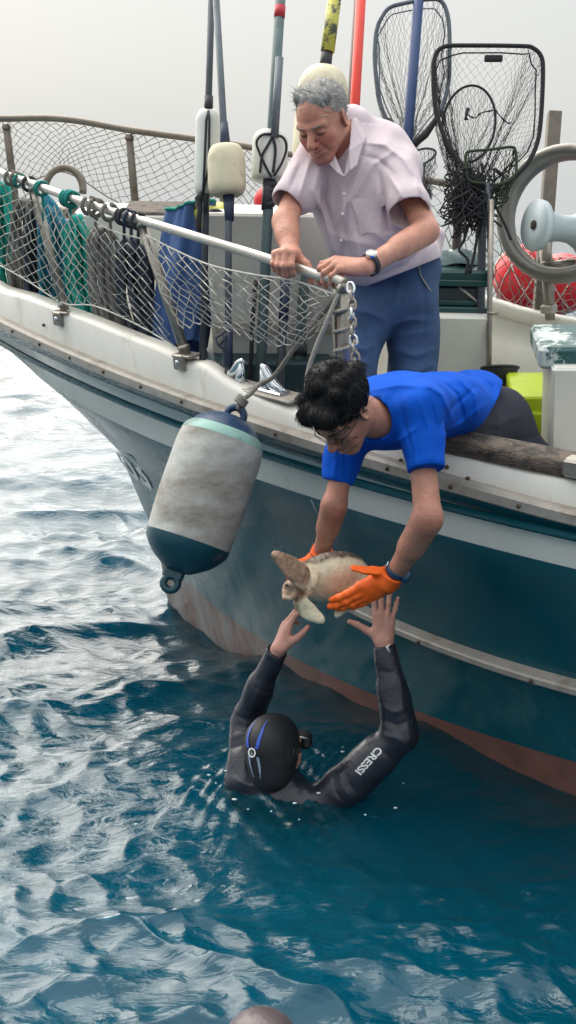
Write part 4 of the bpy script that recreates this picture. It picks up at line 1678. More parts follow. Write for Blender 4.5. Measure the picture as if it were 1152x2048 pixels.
# ------------------------------------------------------------------ implicit modelling for bodies and clothes
class Vol:
    """signed distance samples on a box; shapes are blended in, then meshed as one surface"""

    def __init__(self, lo, hi, vox):
        self.lo, self.vox = np.asarray(lo, float), vox
        self.n = np.ceil((np.asarray(hi) - self.lo) / vox).astype(int) + 1
        self.D = np.full(self.n, 0.5, np.float32)
        self.ax = [(self.lo[i] + vox * np.arange(self.n[i])).astype(np.float32) for i in range(3)]

    def _sl(self, lo, hi):
        a = np.clip(np.floor((lo - self.lo) / self.vox).astype(int), 0, self.n)
        b = np.clip(np.ceil((hi - self.lo) / self.vox).astype(int) + 1, 0, self.n)
        s = tuple(slice(int(p), int(q)) for p, q in zip(a, b))
        if any(q.stop <= q.start for q in s):
            return None, None
        x = self.ax[0][s[0]][:, None, None]
        y = self.ax[1][s[1]][None, :, None]
        z = self.ax[2][s[2]][None, None, :]
        return s, (x, y, z)

    def _put(self, s, d, k, mode):
        D = self.D[s]
        if mode == 'sub':
            d = -d
            h = np.clip(0.5 - 0.5 * (D - d) / k, 0, 1)
            self.D[s] = D * (1 - h) + d * h + k * h * (1 - h)
        else:
            h = np.clip(0.5 + 0.5 * (D - d) / k, 0, 1)
            self.D[s] = D * (1 - h) + d * h - k * h * (1 - h)

    def cone(self, a, b, ra, rb=None, k=0.012, mode='add'):
        rb = ra if rb is None else rb
        a, b = np.asarray(a, float), np.asarray(b, float)
        m = max(ra, rb) + k + 3 * self.vox + 0.004
        s, c = self._sl(np.minimum(a, b) - m, np.maximum(a, b) + m)
        if s is None:
            return self
        ab = b - a
        L = ab @ ab + 1e-12
        px, py, pz = c[0] - a[0], c[1] - a[1], c[2] - a[2]
        t = np.clip((px * ab[0] + py * ab[1] + pz * ab[2]) / L, 0, 1)
        d = np.sqrt((px - t * ab[0]) ** 2 + (py - t * ab[1]) ** 2 + (pz - t * ab[2]) ** 2) - (ra + (rb - ra) * t)
        self._put(s, d.astype(np.float32), k, mode)
        return self

    def chain(self, pts, rs, k=0.012, mode='add'):
        for i in range(len(pts) - 1):
            self.cone(pts[i], pts[i + 1], rs[i], rs[i + 1], k, mode)
        return self

    def ell(self, c, r, ax=None, k=0.012, mode='add'):
        c, r = np.asarray(c, float), np.asarray(r, float)
        ax = np.eye(3) if ax is None else np.asarray(ax, float)
        ext = np.sqrt(((ax * r[:, None]) ** 2).sum(0)) + k + 3 * self.vox + 0.004
        s, g = self._sl(c - ext, c + ext)
        if s is None:
            return self
        x, y, z = g[0] - c[0], g[1] - c[1], g[2] - c[2]
        k0 = k1 = 0
        for i in range(3):
            q = x * ax[i, 0] + y * ax[i, 1] + z * ax[i, 2]
            k0 = k0 + (q / r[i]) ** 2
            k1 = k1 + (q / r[i] ** 2) ** 2
        k0 = np.sqrt(k0)
        d = k0 * (k0 - 1) / (np.sqrt(k1) + 1e-9)
        self._put(s, d.astype(np.float32), k, mode)
        return self

    def tri(self, a, b, c, th, k=0.004, mode='add'):
        a, b, c = (np.asarray(q, float) for q in (a, b, c))
        m = th + k + 3 * self.vox
        s, g = self._sl(np.min([a, b, c], 0) - m, np.max([a, b, c], 0) + m)
        if s is None:
            return self
        p = np.stack(np.broadcast_arrays(*g), -1).astype(float)

        def sg(p, a, b):
            ab = b - a
            t = np.clip(((p - a) @ ab) / (ab @ ab), 0, 1)[..., None]
            return ((p - a - t * ab) ** 2).sum(-1)
        n = np.cross(b - a, c - a)
        n /= np.linalg.norm(n)
        ins = np.ones(p.shape[:-1], bool)
        for u, v in ((a, b), (b, c), (c, a)):
            ins &= ((p - u) @ np.cross(n, v - u)) >= 0
        e = np.minimum(np.minimum(sg(p, a, b), sg(p, b, c)), sg(p, c, a))
        d = np.sqrt(np.where(ins, ((p - a) @ n) ** 2, e)) - th
        self._put(s, d.astype(np.float32), k, mode)
        return self

    def half(self, p, n, k=0.004):
        """cut away everything on the n side of the plane through p"""
        n = unit(n)
        d = (self.ax[0][:, None, None] - p[0]) * n[0] + (self.ax[1][None, :, None] - p[1]) * n[1] + (self.ax[2][None, None, :] - p[2]) * n[2]
        self.D = np.maximum(self.D, d.astype(np.float32))
        return self

    def band(self, w=0.03):
        i = np.nonzero(np.abs(self.D) < w)
        p = np.stack([self.ax[0][i[0]], self.ax[1][i[1]], self.ax[2][i[2]]], -1).astype(float)
        return i, p

    def wrinkle(self, folds, noise=0.0, nscale=18.0, seed=0):
        """folds: (sight-line path, width in px, height in m) raised or pressed along traced crease lines"""
        i, p = self.band()
        q = p - C0
        t = q @ _F
        sx, sy = 576 + F_PX * (q @ _R) / t, 1024 - F_PX * (q @ _U) / t
        dd = np.zeros(len(p))
        for path, w, amp in folds:
            best = np.full(len(p), 1e9)
            along = np.zeros(len(p))
            n = len(path) - 1
            for j in range(n):
                a, b = np.array(path[j], float), np.array(path[j + 1], float)
                ab = b - a
                u = np.clip(((sx - a[0]) * ab[0] + (sy - a[1]) * ab[1]) / (ab @ ab), 0, 1)
                e = np.hypot(sx - a[0] - u * ab[0], sy - a[1] - u * ab[1])
                m = e < best
                best = np.where(m, e, best)
                along = np.where(m, (j + u) / n, along)
            dd += amp * np.exp(-(best / w) ** 1.5) * np.sin(PI * np.clip(along * 0.9 + 0.05, 0, 1)) ** 0.6
        if noise:
            r = np.random.default_rng(seed)
            for _ in range(7):
                v = unit(r.normal(size=3))
                f = nscale * r.uniform(0.6, 2.2)
                ph = r.uniform(0, 6)
                v2 = unit(r.normal(size=3))
                dd += noise * 0.5 * np.sin(f * (p @ v) + ph + 1.8 * np.sin(0.6 * f * (p @ v2)))
        self.D[i] -= dd.astype(np.float32)
        return self

    def mesh(self):
        D = self.D
        S = D < 0
        c = [(i, j, k) for i in (0, 1) for j in (0, 1) for k in (0, 1)]
        sub = lambda A, o: A[o[0]:A.shape[0] - 1 + o[0], o[1]:A.shape[1] - 1 + o[1], o[2]:A.shape[2] - 1 + o[2]]
        anyv = sub(S, c[0]).copy()
        allv = anyv.copy()
        for o in c[1:]:
            q = sub(S, o)
            anyv |= q
            allv &= q
        act = anyv & ~allv
        I = np.argwhere(act)
        ids = np.full(act.shape, -1, np.int32)
        ids[act] = np.arange(len(I))
        val = np.stack([D[I[:, 0] + o[0], I[:, 1] + o[1], I[:, 2] + o[2]] for o in c], 1)
        acc = np.zeros((len(I), 3))
        cnt = np.zeros(len(I))
        for a in range(8):
            for b in range(a + 1, 8):
                oa, ob = np.array(c[a]), np.array(c[b])
                if np.abs(oa - ob).sum() != 1:
                    continue
                va, vb = val[:, a], val[:, b]
                m = (va < 0) != (vb < 0)
                t = va / np.where(m, va - vb, 1)
                acc += np.where(m[:, None], oa + t[:, None] * (ob - oa), 0)
                cnt += m
        V = self.lo + self.vox * (I + acc / cnt[:, None])
        quads = []
        for d in range(3):
            e1, e2 = [(1, 2), (2, 0), (0, 1)][d]
            A = [slice(None)] * 3
            B = [slice(None)] * 3
            A[d], B[d] = slice(0, -1), slice(1, None)
            sa, sb = S[tuple(A)], S[tuple(B)]
            E = np.argwhere(sa != sb)
            E = E[(E[:, e1] > 0) & (E[:, e2] > 0) & (E[:, e1] < S.shape[e1] - 1) & (E[:, e2] < S.shape[e2] - 1)]
            fl = sa[E[:, 0], E[:, 1], E[:, 2]]
            q = []
            for o1, o2 in ((-1, -1), (0, -1), (0, 0), (-1, 0)):
                J = E.copy()
                J[:, e1] += o1
                J[:, e2] += o2
                q.append(ids[J[:, 0], J[:, 1], J[:, 2]])
            q = np.stack(q, 1)
            q[~fl] = q[~fl][:, ::-1]
            quads.append(q)
        Q = np.concatenate(quads)
        return V, Q[(Q >= 0).all(1)]


def keep(vq, test):
    """drop the faces whose points all fail test(points)"""
    V, Q = vq
    ok = test(V)
    Q = Q[ok[Q].any(1)]
    used = np.unique(Q)
    mp_ = np.full(len(V), -1)
    mp_[used] = np.arange(len(used))
    return V[used], mp_[Q]


def paint(o, cols):
    at = o.data.color_attributes.new('col', 'FLOAT_COLOR', 'POINT')
    at.data.foreach_set('color', np.concatenate([cols, np.ones((len(cols), 1))], 1).astype(np.float32).ravel())


class Head:
    """a head in its own axes: x to its right, y to the front, z up; metres"""

    def __init__(self, c, f, u, s=1.0):
        self.c = np.asarray(c, float)
        f = unit(f)
        u = unit(np.asarray(u) - f * (np.asarray(u) @ f))
        self.R = np.array([np.cross(f, u), f, u])
        self.s = s

    def w(self, x, y, z):
        return self.c + self.s * (np.array([x, y, z]) @ self.R)

    def loc(self, p):
        return (np.asarray(p) - self.c) @ self.R.T / self.s

    def carve(self, v, smile=True, nose=1.0, skull_only=False, fat=0.0):
        s, R = self.s, self.R
        e = lambda c, r, k=0.012, mode='add': v.ell(self.w(*c), np.array(r) * s, R, k * s, mode)
        k_ = lambda a, b, ra, rb, k=0.01, mode='add': v.cone(self.w(*a), self.w(*b), ra * s, rb * s, k * s, mode)
        e((0, -0.018, 0.036), (0.074, 0.096, 0.082), 0.01)
        e((0, 0.026, 0.0), (0.064, 0.068, 0.092), 0.03)
        if skull_only:
            return
        for sx in (-1, 1):
            k_((sx * 0.050, -0.002, -0.045), (sx * 0.019, 0.070, -0.096), 0.019, 0.016, 0.03)
            e((sx * 0.039, 0.060, -0.028), (0.024 + fat, 0.022 + fat, 0.022 + fat), 0.02)
            e((sx * 0.034, 0.068, -0.055), (0.018, 0.018, 0.020), 0.02)
        e((0, 0.076, -0.098), (0.021, 0.018, 0.017), 0.02)
        e((0, 0.055, -0.085), (0.034, 0.026, 0.03), 0.02)
        for sx in (-1, 1):
            k_((sx * 0.046, 0.076, 0.020), (sx * 0.010, 0.090, 0.017), 0.010, 0.010, 0.014)
        for sx in (-1, 1):
            e((sx * 0.031, 0.096, -0.001), (0.020, 0.016, 0.0125), 0.012, 'sub')
            e((sx * 0.032, 0.079, -0.001), (0.0155, 0.0125, 0.0115), 0.004)
        k_((0, 0.086, 0.010), (0, 0.115 * nose, -0.033), 0.0095, 0.0135, 0.012)
        for sx in (-1, 1):
            e((sx * 0.0125, 0.102, -0.037), (0.0095, 0.011, 0.0085), 0.006)
            e((sx * 0.007, 0.108, -0.046), (0.004, 0.005, 0.004), 0.003, 'sub')
        e((0, 0.082, -0.066), (0.030, 0.018, 0.022), 0.015)
        up = 0.010 if smile else 0.0
        k_((-0.026, 0.084, -0.064 + up), (0, 0.101, -0.0615), 0.0045, 0.006, 0.006)
        k_((0.026, 0.084, -0.064 + up), (0, 0.101, -0.0615), 0.0045, 0.006, 0.006)
        k_((-0.022, 0.086, -0.071 + up), (0, 0.100, -0.075), 0.0045, 0.007, 0.006)
        k_((0.022, 0.086, -0.071 + up), (0, 0.100, -0.075), 0.0045, 0.007, 0.006)
        k_((-0.027, 0.090, -0.067 + up), (0, 0.108, -0.0682), 0.0030, 0.0040, 0.003, 'sub')
        k_((0.027, 0.090, -0.067 + up), (0, 0.108, -0.0682), 0.0030, 0.0040, 0.003, 'sub')
        if smile:
            for sx in (-1, 1):
                k_((sx * 0.020, 0.103, -0.034), (sx * 0.036, 0.085, -0.064), 0.005, 0.005, 0.008, 'sub')
        for sx in (-1, 1):
            c = self.w(sx * 0.077, -0.012, -0.006)
            ax = np.array([R[0] * 0.92 - sx * R[1] * 0.38, R[1] * 0.92 + sx * R[0] * 0.38, R[2]])
            v.ell(c, np.array((0.008, 0.021, 0.034)) * s, ax, 0.006 * s)
            v.ell(c + sx * R[0] * 0.007 * s + R[1] * 0.003 * s, np.array((0.006, 0.012, 0.020)) * s, ax, 0.004 * s, 'sub')


def hand(v, W, Fd, N, side, curl=((20, 25, 15),) * 4, spread=(7, 2, -3, -9), thumb=((0.75, 0.6, -0.25), (0.55, 0.8, -0.2), (0.4, 0.9, -0.15)), s=1.0, fat=1.0, g=0.0, fk=0.003):
    """palm, four jointed fingers and a thumb blended into v; side +1 right, -1 left. Returns knuckles and tips"""
    Fd = unit(Fd)
    N = unit(np.asarray(N) - Fd * (np.asarray(N) @ Fd))
    T = np.cross(N, Fd) * side
    W = np.asarray(W, float)
    pt = lambda t, f, n: W + s * (t * T + f * Fd + n * N)
    out = {}
    kn = [(0.029, 0.090, 0.002), (0.010, 0.095, 0.005), (-0.010, 0.090, 0.004), (-0.028, 0.080, 0.0)]
    ln = [(0.043, 0.026, 0.020), (0.048, 0.030, 0.021), (0.044, 0.028, 0.020), (0.034, 0.021, 0.018)]
    rf = [0.0092, 0.0096, 0.0090, 0.0080]
    for (t, f, n), r in zip(kn, rf):
        v.cone(pt(t * 0.55, 0.004, 0), pt(t, f, n - 0.003), (0.0155 * fat) * s + g, (r + 0.0028) * fat * s + g, 0.014 * s)
    v.ell(pt(0.022, 0.034, -0.012), np.array((0.016, 0.028, 0.013)) * s + g, np.array([T, Fd, N]), 0.014 * s)
    v.ell(pt(-0.024, 0.040, -0.009), np.array((0.012, 0.030, 0.011)) * s + g, np.array([T, Fd, N]), 0.014 * s)
    tips = []
    for i in range(4):
        a = math.radians(spread[i])
        d0 = Fd * math.cos(a) + T * math.sin(a)
        p = pt(*kn[i])
        ang_ = 0
        pts, rs = [p], [rf[i] * 1.05 * fat * s + g]
        for j in range(3):
            ang_ += math.radians(curl[i][j])
            d = d0 * math.cos(ang_) - N * math.sin(ang_)
            p = p + d * ln[i][j] * s
            pts.append(p)
            rs.append(rf[i] * (0.96, 0.88, 0.74)[j] * fat * s + g)
        v.chain(pts, rs, fk * s)
        for j in (1, 2):
            v.ell(pts[j] + N * 0.001, np.full(3, rs[j] * 1.07), None, 0.004)
        tips.append((pts[-2], pts[-1]))
    b = pt(0.020, 0.016, -0.010)
    p = b
    rs = [0.0155, 0.0120, 0.0105, 0.0085]
    for j, L in enumerate((0.046, 0.034, 0.027)):
        d = thumb[j][0] * T + thumb[j][1] * Fd + thumb[j][2] * N
        q = p + unit(d) * L * s
        v.cone(p, q, rs[j] * fat * s + g, rs[j + 1] * fat * s + g, (0.012, 0.004, 0.003)[j] * s)
        p = q
    out['tips'], out['thumb'], out['N'], out['T'], out['F'] = tips, p, N, T, Fd
    return out


def strands(V, Nrm, n, fn, seed, seg=3):
    """short tapering hair strands; fn(point, normal, rng) -> (list of points, radius)"""
    r = np.random.default_rng(seed)
    m = MBuild()
    for i in r.integers(0, len(V), n):
        pts, rad = fn(V[i], Nrm[i], r)
        m.tube(pts, [rad * (1 - 0.8 * k / (len(pts) - 1)) for k in range(len(pts))], seg, caps=False)
    return m


def vnormals(V, Q):
    n = np.zeros_like(V)
    fn = np.cross(V[Q[:, 2]] - V[Q[:, 0]], V[Q[:, 3]] - V[Q[:, 1]])
    for k in range(4):
        np.add.at(n, Q[:, k], fn)
    return n / (np.linalg.norm(n, axis=1)[:, None] + 1e-12)


def join_mb(vq, m):
    """an implicit mesh and strands in one builder"""
    V, Q = vq
    r = MBuild()
    r.v = [tuple(x) for x in V.tolist()]
    r.f = [tuple(x) for x in Q.tolist()]
    r.mi = [0] * len(r.f)
    r.sm = [True] * len(r.f)
    r.add(m.v, m.f)
    return r


def skin_mat(name, k=1.0):
    return mat(name, (1, 1, 1), 0.46, var=0.17, scale=28, bump=0.22, bscale=120, attr='col', sss=0.12, spec=0.4)


M['skin'] = skin_mat('skin')
SK1 = np.array(srgb(198, 142, 122))
SK1R = np.array(srgb(190, 112, 98))
SK2 = np.array(srgb(172, 122, 104))
SK2R = np.array(srgb(162, 100, 88))
M['shirt_pink'] = mat('pale_pink_linen', srgb(212, 196, 203), 0.85, var=0.05, scale=60, bump=0.35, bscale=260, sheen=0.2)
M['jeans'] = mat('blue_jeans', srgb(54, 80, 118), 0.85, var=0.25, scale=16, bump=0.3, bscale=220)
M['hair_grey'] = mat('grey_hair', srgb(150, 147, 145), 0.55, var=0.35, scale=30, stretch=(1, 1, 1))
M['hair_black'] = mat('black_hair', srgb(13, 14, 18), 0.6, var=0.3, scale=40, spec=0.22)
M['polo_blue'] = mat('bright_blue_cotton', srgb(0, 80, 192), 0.85, var=0.08, scale=12, bump=0.25, bscale=240, spec=0.2)
M['trousers_navy'] = mat('dark_navy_trousers', srgb(32, 36, 50), 0.85, var=0.12, scale=20, bump=0.25, bscale=220)
M['neoprene'] = mat('black_neoprene', srgb(38, 40, 52), 0.28, var=0.2, scale=14, bump=0.16, bscale=70, rvar=0.12)
M['hood'] = mat('black_hood', srgb(26, 28, 34), 0.55, var=0.15, scale=20, bump=0.2, bscale=200)
M['glove'] = mat('orange_glove', srgb(250, 104, 22), 0.5, var=0.10, scale=22, bump=0.25, bscale=60)
M['lash'] = mat('dark_lash', srgb(56, 40, 36), 0.6)
M['brow'] = mat('grey_brow', srgb(150, 128, 116), 0.7)
M['eye'] = mat('eye', srgb(120, 108, 100), 0.2)
M['lip'] = mat('lip', srgb(160, 88, 82), 0.45)
M['button'] = mat('pearl_button', srgb(226, 220, 222), 0.3)
M['dial'] = mat('watch_dial', srgb(232, 232, 228), 0.2)
M['strap'] = mat('black_strap', srgb(30, 30, 40), 0.5)
M['gold'] = mat('gold_ring', srgb(230, 180, 80), 0.25, metal=0.9)
M['watch_blue'] = mat('blue_watch', srgb(24, 54, 84), 0.35)
M['shoe'] = mat('dark_shoe', srgb(52, 48, 46), 0.6)


def bounds(pts, m):
    p = np.array(pts)
    return p.min(0) - m, p.max(0) + m


def deck_point(p, c=0.90):
    q = tob(p)
    return bw(q[0], min(q[1], 0.62), c)


# =================================================================== man in the pale shirt
def man_shirt():
    th = thing('person', 'standing man in a pale pink short sleeved shirt leaning on the bow rail', 'person', deck_point(P(770, 760, 4.35), 0.89))
    i = rail_c(583)
    rp_ = rail_pts[i]
    wr = rp_ + C_ * 0.050 + _F * 0.055 + _R * 0.010
    el_r = P(570, 442, 4.08)
    sh_r = P(628, 312, 4.22)
    j = rail_c(664)
    rl = rail_pts[j]
    wl_ = P(732, 534, 3.85)
    el_l = P(853, 462, 4.02)
    sh_l = P(800, 338, 4.14)
    neck = P(705, 285, 4.20)
    hd = Head(P(645, 240, 4.06), camdir(-0.42, -0.68, 0.60), camdir(-0.36, 0.67, 0.64), 1.02)
    pel = P(800, 560, 4.42)
    lo, hi = bounds([wr, el_r, sh_r, wl_, el_l, sh_l, hd.c, pel, rl], 0.14)
    lo[2] = min(lo[2], P(700, 640, 3.9)[2])
    v = Vol(lo, hi, 0.0031)
    # torso core under the shirt, arms, neck
    v.cone(pel, P(740, 400, 4.29), 0.10, 0.10, 0.05)
    v.cone(sh_r, sh_l, 0.045, 0.045, 0.05)
    v.chain([sh_r, el_r, wr], [0.047, 0.040, 0.031], 0.02)
    v.cone(el_r + (wr - el_r) * 0.12, el_r + (wr - el_r) * 0.45, 0.040, 0.039, 0.02)
    v.chain([sh_l, el_l, wl_], [0.050, 0.040, 0.029], 0.02)
    v.cone(el_l + (wl_ - el_l) * 0.10, el_l + (wl_ - el_l) * 0.45, 0.041, 0.038, 0.02)
    v.cone(hd.w(0, -0.025, -0.06), neck, 0.058, 0.056, 0.03)
    v.cone(neck, P(698, 345, 4.165), 0.062, 0.062, 0.04)
    hd.carve(v, smile=True, nose=1.03, fat=0.004)
    h1 = hand(v, wr, unit(rp_ - C_ * -0.035 - _F * 0.02 - wr + camdir(-0.05, 0, 0.0) * 0.01), camdir(-0.12, 0.72, 0.62), 1, curl=((62, 62, 35), (64, 64, 36), (66, 64, 36), (68, 62, 36)), spread=(5, 1, -3, -7), thumb=((0.8, 0.3, -0.5), (0.5, 0.3, -0.8), (0.1, 0.3, -0.9)), s=1.08, fat=1.18)
    h2 = hand(v, wl_, unit(rl + C_ * 0.045 - _F * 0.005 - wl_), camdir(-0.05, 0.80, 0.60), -1, curl=((34, 42, 25), (38, 46, 28), (42, 50, 30), (46, 52, 30)), spread=(12, 3, -5, -12), thumb=((0.7, 0.5, -0.5), (0.3, 0.8, -0.5), (0.0, 0.9, -0.4)), s=1.08, fat=1.16)
    V, Q = v.mesh()
    b = build('body', (V, Q), 'skin', th)
    L = hd.loc(V)
    r = np.random.default_rng(1)
    inhead = (np.abs(L) < 0.14).all(1)
    g = lambda c, s: np.exp(-(((L - np.array(c)) / np.array(s)) ** 2).sum(1)) * inhead
    red = 0.9 * g((0.045, 0.07, -0.03), (0.03, 0.04, 0.025)) + 0.9 * g((-0.045, 0.07, -0.03), (0.03, 0.04, 0.025)) + 0.8 * g((0, 0.112, -0.035), (0.02, 0.02, 0.02)) + 0.4 * g((0, 0.08, 0.05), (0.06, 0.04, 0.03)) + 0.5 * g((0, 0.02, -0.12), (0.08, 0.08, 0.04))
    red = red + 0.6 * np.exp(-(((V - P(690, 350, 4.05)) / 0.09) ** 2).sum(1))
    for hh in (h1, h2):
        for a, t in hh['tips']:
            red = red + 0.35 * np.exp(-(((V - t) / 0.02) ** 2).sum(1))
    lip = g((0, 0.1, -0.0615), (0.022, 0.012, 0.004)) + g((0, 0.1, -0.074), (0.02, 0.012, 0.005))
    red = np.clip(red, 0, 1)[:, None]
    c = SK1 * (1 - red) + SK1R * red
    lp = np.clip(lip, 0, 0.7)[:, None]
    c = c * (1 - lp) + np.array(srgb(158, 88, 84)) * lp
    st = np.clip(0.25 * g((0, 0.07, -0.085), (0.05, 0.05, 0.03)), 0, 0.25)[:, None]
    c = c * (1 - st) + np.array(srgb(140, 112, 104)) * st
    paint(b, c)
    # eyes cast down, brows
    for sx in (-1, 1):
        m = MBuild()
        m.tube([hd.w(sx * 0.018, 0.0885, -0.0055), hd.w(sx * 0.026, 0.0925, -0.0075), hd.w(sx * 0.036, 0.0915, -0.0075), hd.w(sx * 0.046, 0.083, -0.004)], [0.0010, 0.0022, 0.0022, 0.0010], 6)
        build('eyelash', m, 'lash', b)
        m = MBuild()
        m.tube([hd.w(sx * 0.013, 0.0985, 0.017), hd.w(sx * 0.026, 0.0965, 0.0215), hd.w(sx * 0.040, 0.088, 0.022), hd.w(sx * 0.052, 0.074, 0.016)], [0.0025, 0.0036, 0.0034, 0.0012], 6)
        build('eyebrow', m, 'brow', b)
    # hair: cap over the skull cut by the hairline, then combed strands
    hv = Vol(hd.c - 0.15, hd.c + 0.15, 0.0030)
    hv.ell(hd.w(0, -0.022, 0.038), np.array((0.080, 0.100, 0.083)) * hd.s, hd.R, 0.01)
    for y_, z_, rr_ in ((0.040, 0.100, 0.017), (0.02, 0.108, 0.015)):
        hv.cone(hd.w(-0.045, y_, z_ - 0.012), hd.w(0.04, y_ - .01, z_), rr_, rr_, 0.02)
    # clear face, forehead, ears and nape
    hv.ell(hd.w(0, 0.120, 0.030), np.array((0.085, 0.072, 0.078)) * hd.s, hd.R, 0.006, 'sub')
    hv.ell(hd.w(0, 0.075, -0.055), np.array((0.12, 0.065, 0.065)) * hd.s, hd.R, 0.006, 'sub')
    for sx in (-1, 1):
        hv.ell(hd.w(sx * 0.085, 0.004, -0.022), np.array((0.03, 0.028, 0.042)) * hd.s, hd.R, 0.006, 'sub')
    hv.ell(hd.w(0, 0.0, -0.125), np.array((0.12, 0.14, 0.075)) * hd.s, hd.R, 0.01, 'sub')
    i_, p_ = hv.band()
    l_ = hd.loc(p_)
    hv.D[i_] -= (0.0022 * np.sin(190 * l_[:, 0] + 30 * np.sin(28 * l_[:, 1])) + 0.0018 * np.sin(130 * l_[:, 1] + 90 * l_[:, 2] + 14 * np.sin(60 * l_[:, 0]))).astype(np.float32)
    hvq = hv.mesh()
    nn = vnormals(*hvq)

    def sf(p, n, r):
        l = hd.loc(p)
        t = unit(np.array([0.15 + 0.3 * r.normal(), -0.7 + 0.3 * r.normal(), -0.35 + 0.3 * r.normal()]) @ hd.R)
        if l[1] > 0.02 and l[2] > 0.07:
            t = unit(np.array([0.9, -0.2, 0.1]) @ hd.R + 0.22 * r.normal(size=3))
        q = p - n * 0.003
        t = unit(t - n * (t @ n))
        return [q, q + n * 0.0035 + t * 0.010, q + n * 0.003 + t * 0.020, q + n * 0.000 + t * 0.030], 0.0011
    sm_ = strands(hvq[0], nn, 1300, sf, 3)
    r2 = np.random.default_rng(9)
    for k in range(14):                                              # stray locks lifted at the forehead side
        p = hd.w(-0.070 + 0.02 * r2.normal(), 0.03 + 0.03 * r2.normal(), 0.075 + 0.02 * r2.normal())
        d = unit(camdir(-0.9, 0.25 * r2.normal(), 0.3) + 0.3 * r2.normal(size=3))
        sm_.tube([p, p + d * 0.02, p + d * 0.034 + C_ * 0.006], [0.0014, 0.001, 0.0004], 3, caps=False)
    hobj = build('hair', join_mb(hvq, sm_), 'hair_grey', th)

    # shirt ---------------------------------------------------------
    lo, hi = bounds([sh_r, sh_l, pel, neck, P(585, 410, 4.0), P(825, 430, 4.0), P(880, 520, 4.5)], 0.17)
    s = Vol(lo, hi, 0.0036)
    ax_t = np.array([camdir(0.96, 0.0, 0.28), np.zeros(3), unit(P(712, 262, 4.18) - P(785, 540, 4.40))])
    ax_t[0] = unit(ax_t[0] - ax_t[2] * (ax_t[0] @ ax_t[2]))
    ax_t[1] = np.cross(ax_t[2], ax_t[0])
    s.ell(P(722, 385, 4.24), (0.190, 0.135, 0.195), ax_t, 0.02)
    s.ell(P(752, 465, 4.27), (0.185, 0.160, 0.190), ax_t, 0.06)
    s.ell(P(785, 520, 4.36), (0.175, 0.155, 0.11), ax_t, 0.06)
    s.cone(P(655, 305, 4.22), P(775, 310, 4.22), 0.075, 0.085, 0.05)
    s.cone(P(706, 262, 4.22), P(720, 330, 4.22), 0.085, 0.11, 0.05)
    s.cone(P(765, 282, 4.24), P(800, 345, 4.2), 0.070, 0.076, 0.05)
    c_l = P(814, 412, 4.04)
    s.cone(P(784, 335, 4.16), c_l, 0.078, 0.080, 0.035)
    c_r = P(584, 393, 4.12)
    s.cone(P(635, 315, 4.2), c_r, 0.076, 0.070, 0.035)
    s.ell(P(600, 392, 4.13), (0.06, 0.05, 0.05), None, 0.03)
    s.cone(P(875, 470, 4.34), P(862, 505, 4.36), 0.03, 0.035, 0.03)
    folds = [([(735, 300), (700, 390), (672, 450)], 9, 0.010), ([(790, 300), (745, 330), (705, 400)], 9, 0.008),
             ([(760, 350), (770, 420), (778, 460)], 7, -0.012), ([(640, 330), (628, 380), (650, 440), (665, 500)], 8, 0.010),
             ([(655, 330), (650, 400), (672, 480)], 6, -0.009), ([(620, 320), (605, 370), (598, 400)], 7, 0.008), ([(600, 330), (580, 380)], 6, -0.006),
             ([(690, 395), (740, 460), (800, 500)], 9, 0.006), ([(830, 470), (780, 520), (730, 545)], 9, 0.010), ([(865, 480), (810, 530), (760, 552)], 7, -0.009),
             ([(710, 470), (720, 520), (735, 552)], 8, 0.008), ([(690, 450), (700, 510), (715, 550)], 6, -0.007), ([(800, 310), (830, 350), (850, 410)], 7, 0.006),
             ([(780, 355), (800, 385), (806, 425)], 6, 0.007), ([(835, 370), (842, 400), (838, 425)], 6, -0.006), ([(730, 285), (770, 290), (810, 320)], 7, 0.007),
             ([(720, 310), (755, 318), (785, 345)], 6, -0.006), ([(762, 470), (800, 470), (840, 455)], 8, 0.006), ([(650, 460), (690, 480), (745, 490)], 10, 0.005),
             ([(684, 378), (686, 430), (676, 520)], 6, 0.005), ([(692, 380), (695, 430), (686, 520)], 2.5, -0.004)]
    s.wrinkle([(p_, w_ * 0.85, a_ * 1.5) for p_, w_, a_ in folds], noise=0.004, nscale=24, seed=4)
    # openings: neck vee, cuffs, hem
    s.chain([P(682, 265, 4.0), P(688, 300, 4.02), P(688, 362, 4.03)], [0.036, 0.030, 0.004], 0.006, 'sub')
    s.cone(hd.w(0, 0, -0.1), P(697, 275, 4.16), 0.046, 0.050, 0.008, 'sub')
    dl, dr = unit(c_l - P(792, 335, 4.16)), unit(c_r - P(635, 315, 4.2))
    for cc, dd, rr_ in ((c_l, dl, 0.074), (c_r, dr, 0.062)):
        q = cc + dd * 0.042
        i_, p_ = s.band(0.2)
        near = np.linalg.norm(p_ - q, axis=1) < 0.17
        dpl = (p_ - q) @ dd
        val_ = s.D[i_]
        val_ = np.where(near, np.maximum(val_, np.where(np.linalg.norm(p_ - q, axis=1) < 0.16, dpl, -1)), val_)
        s.D[i_] = val_
        s.cone(q - dd * 0.05, q + dd * 0.06, rr_ - 0.012, rr_, 0.004, 'sub')
    s.half(P(770, 558, 4.30), -ax_t[2] * 0.9 + camdir(0.40, -0.85, 0.2) * 0.7)
    shirt = build('shirt', s.mesh(), 'shirt_pink', th)
    # collar, pocket, buttons
    cv = Vol(*bounds([P(660, 230, 4.1), P(760, 380, 4.2), P(700, 300, 3.95)], 0.08), 0.0030)
    K = {'b1': P(722, 234, 4.17), 'b2': P(738, 262, 4.16), 's1': P(705, 240, 4.12), 's2': P(726, 284, 4.085), 'f1': P(700, 300, 4.04), 'f2': P(712, 330, 4.035), 'tip': P(702, 338, 4.02), 'v': P(690, 352, 4.035), 'in': P(697, 292, 4.06)}
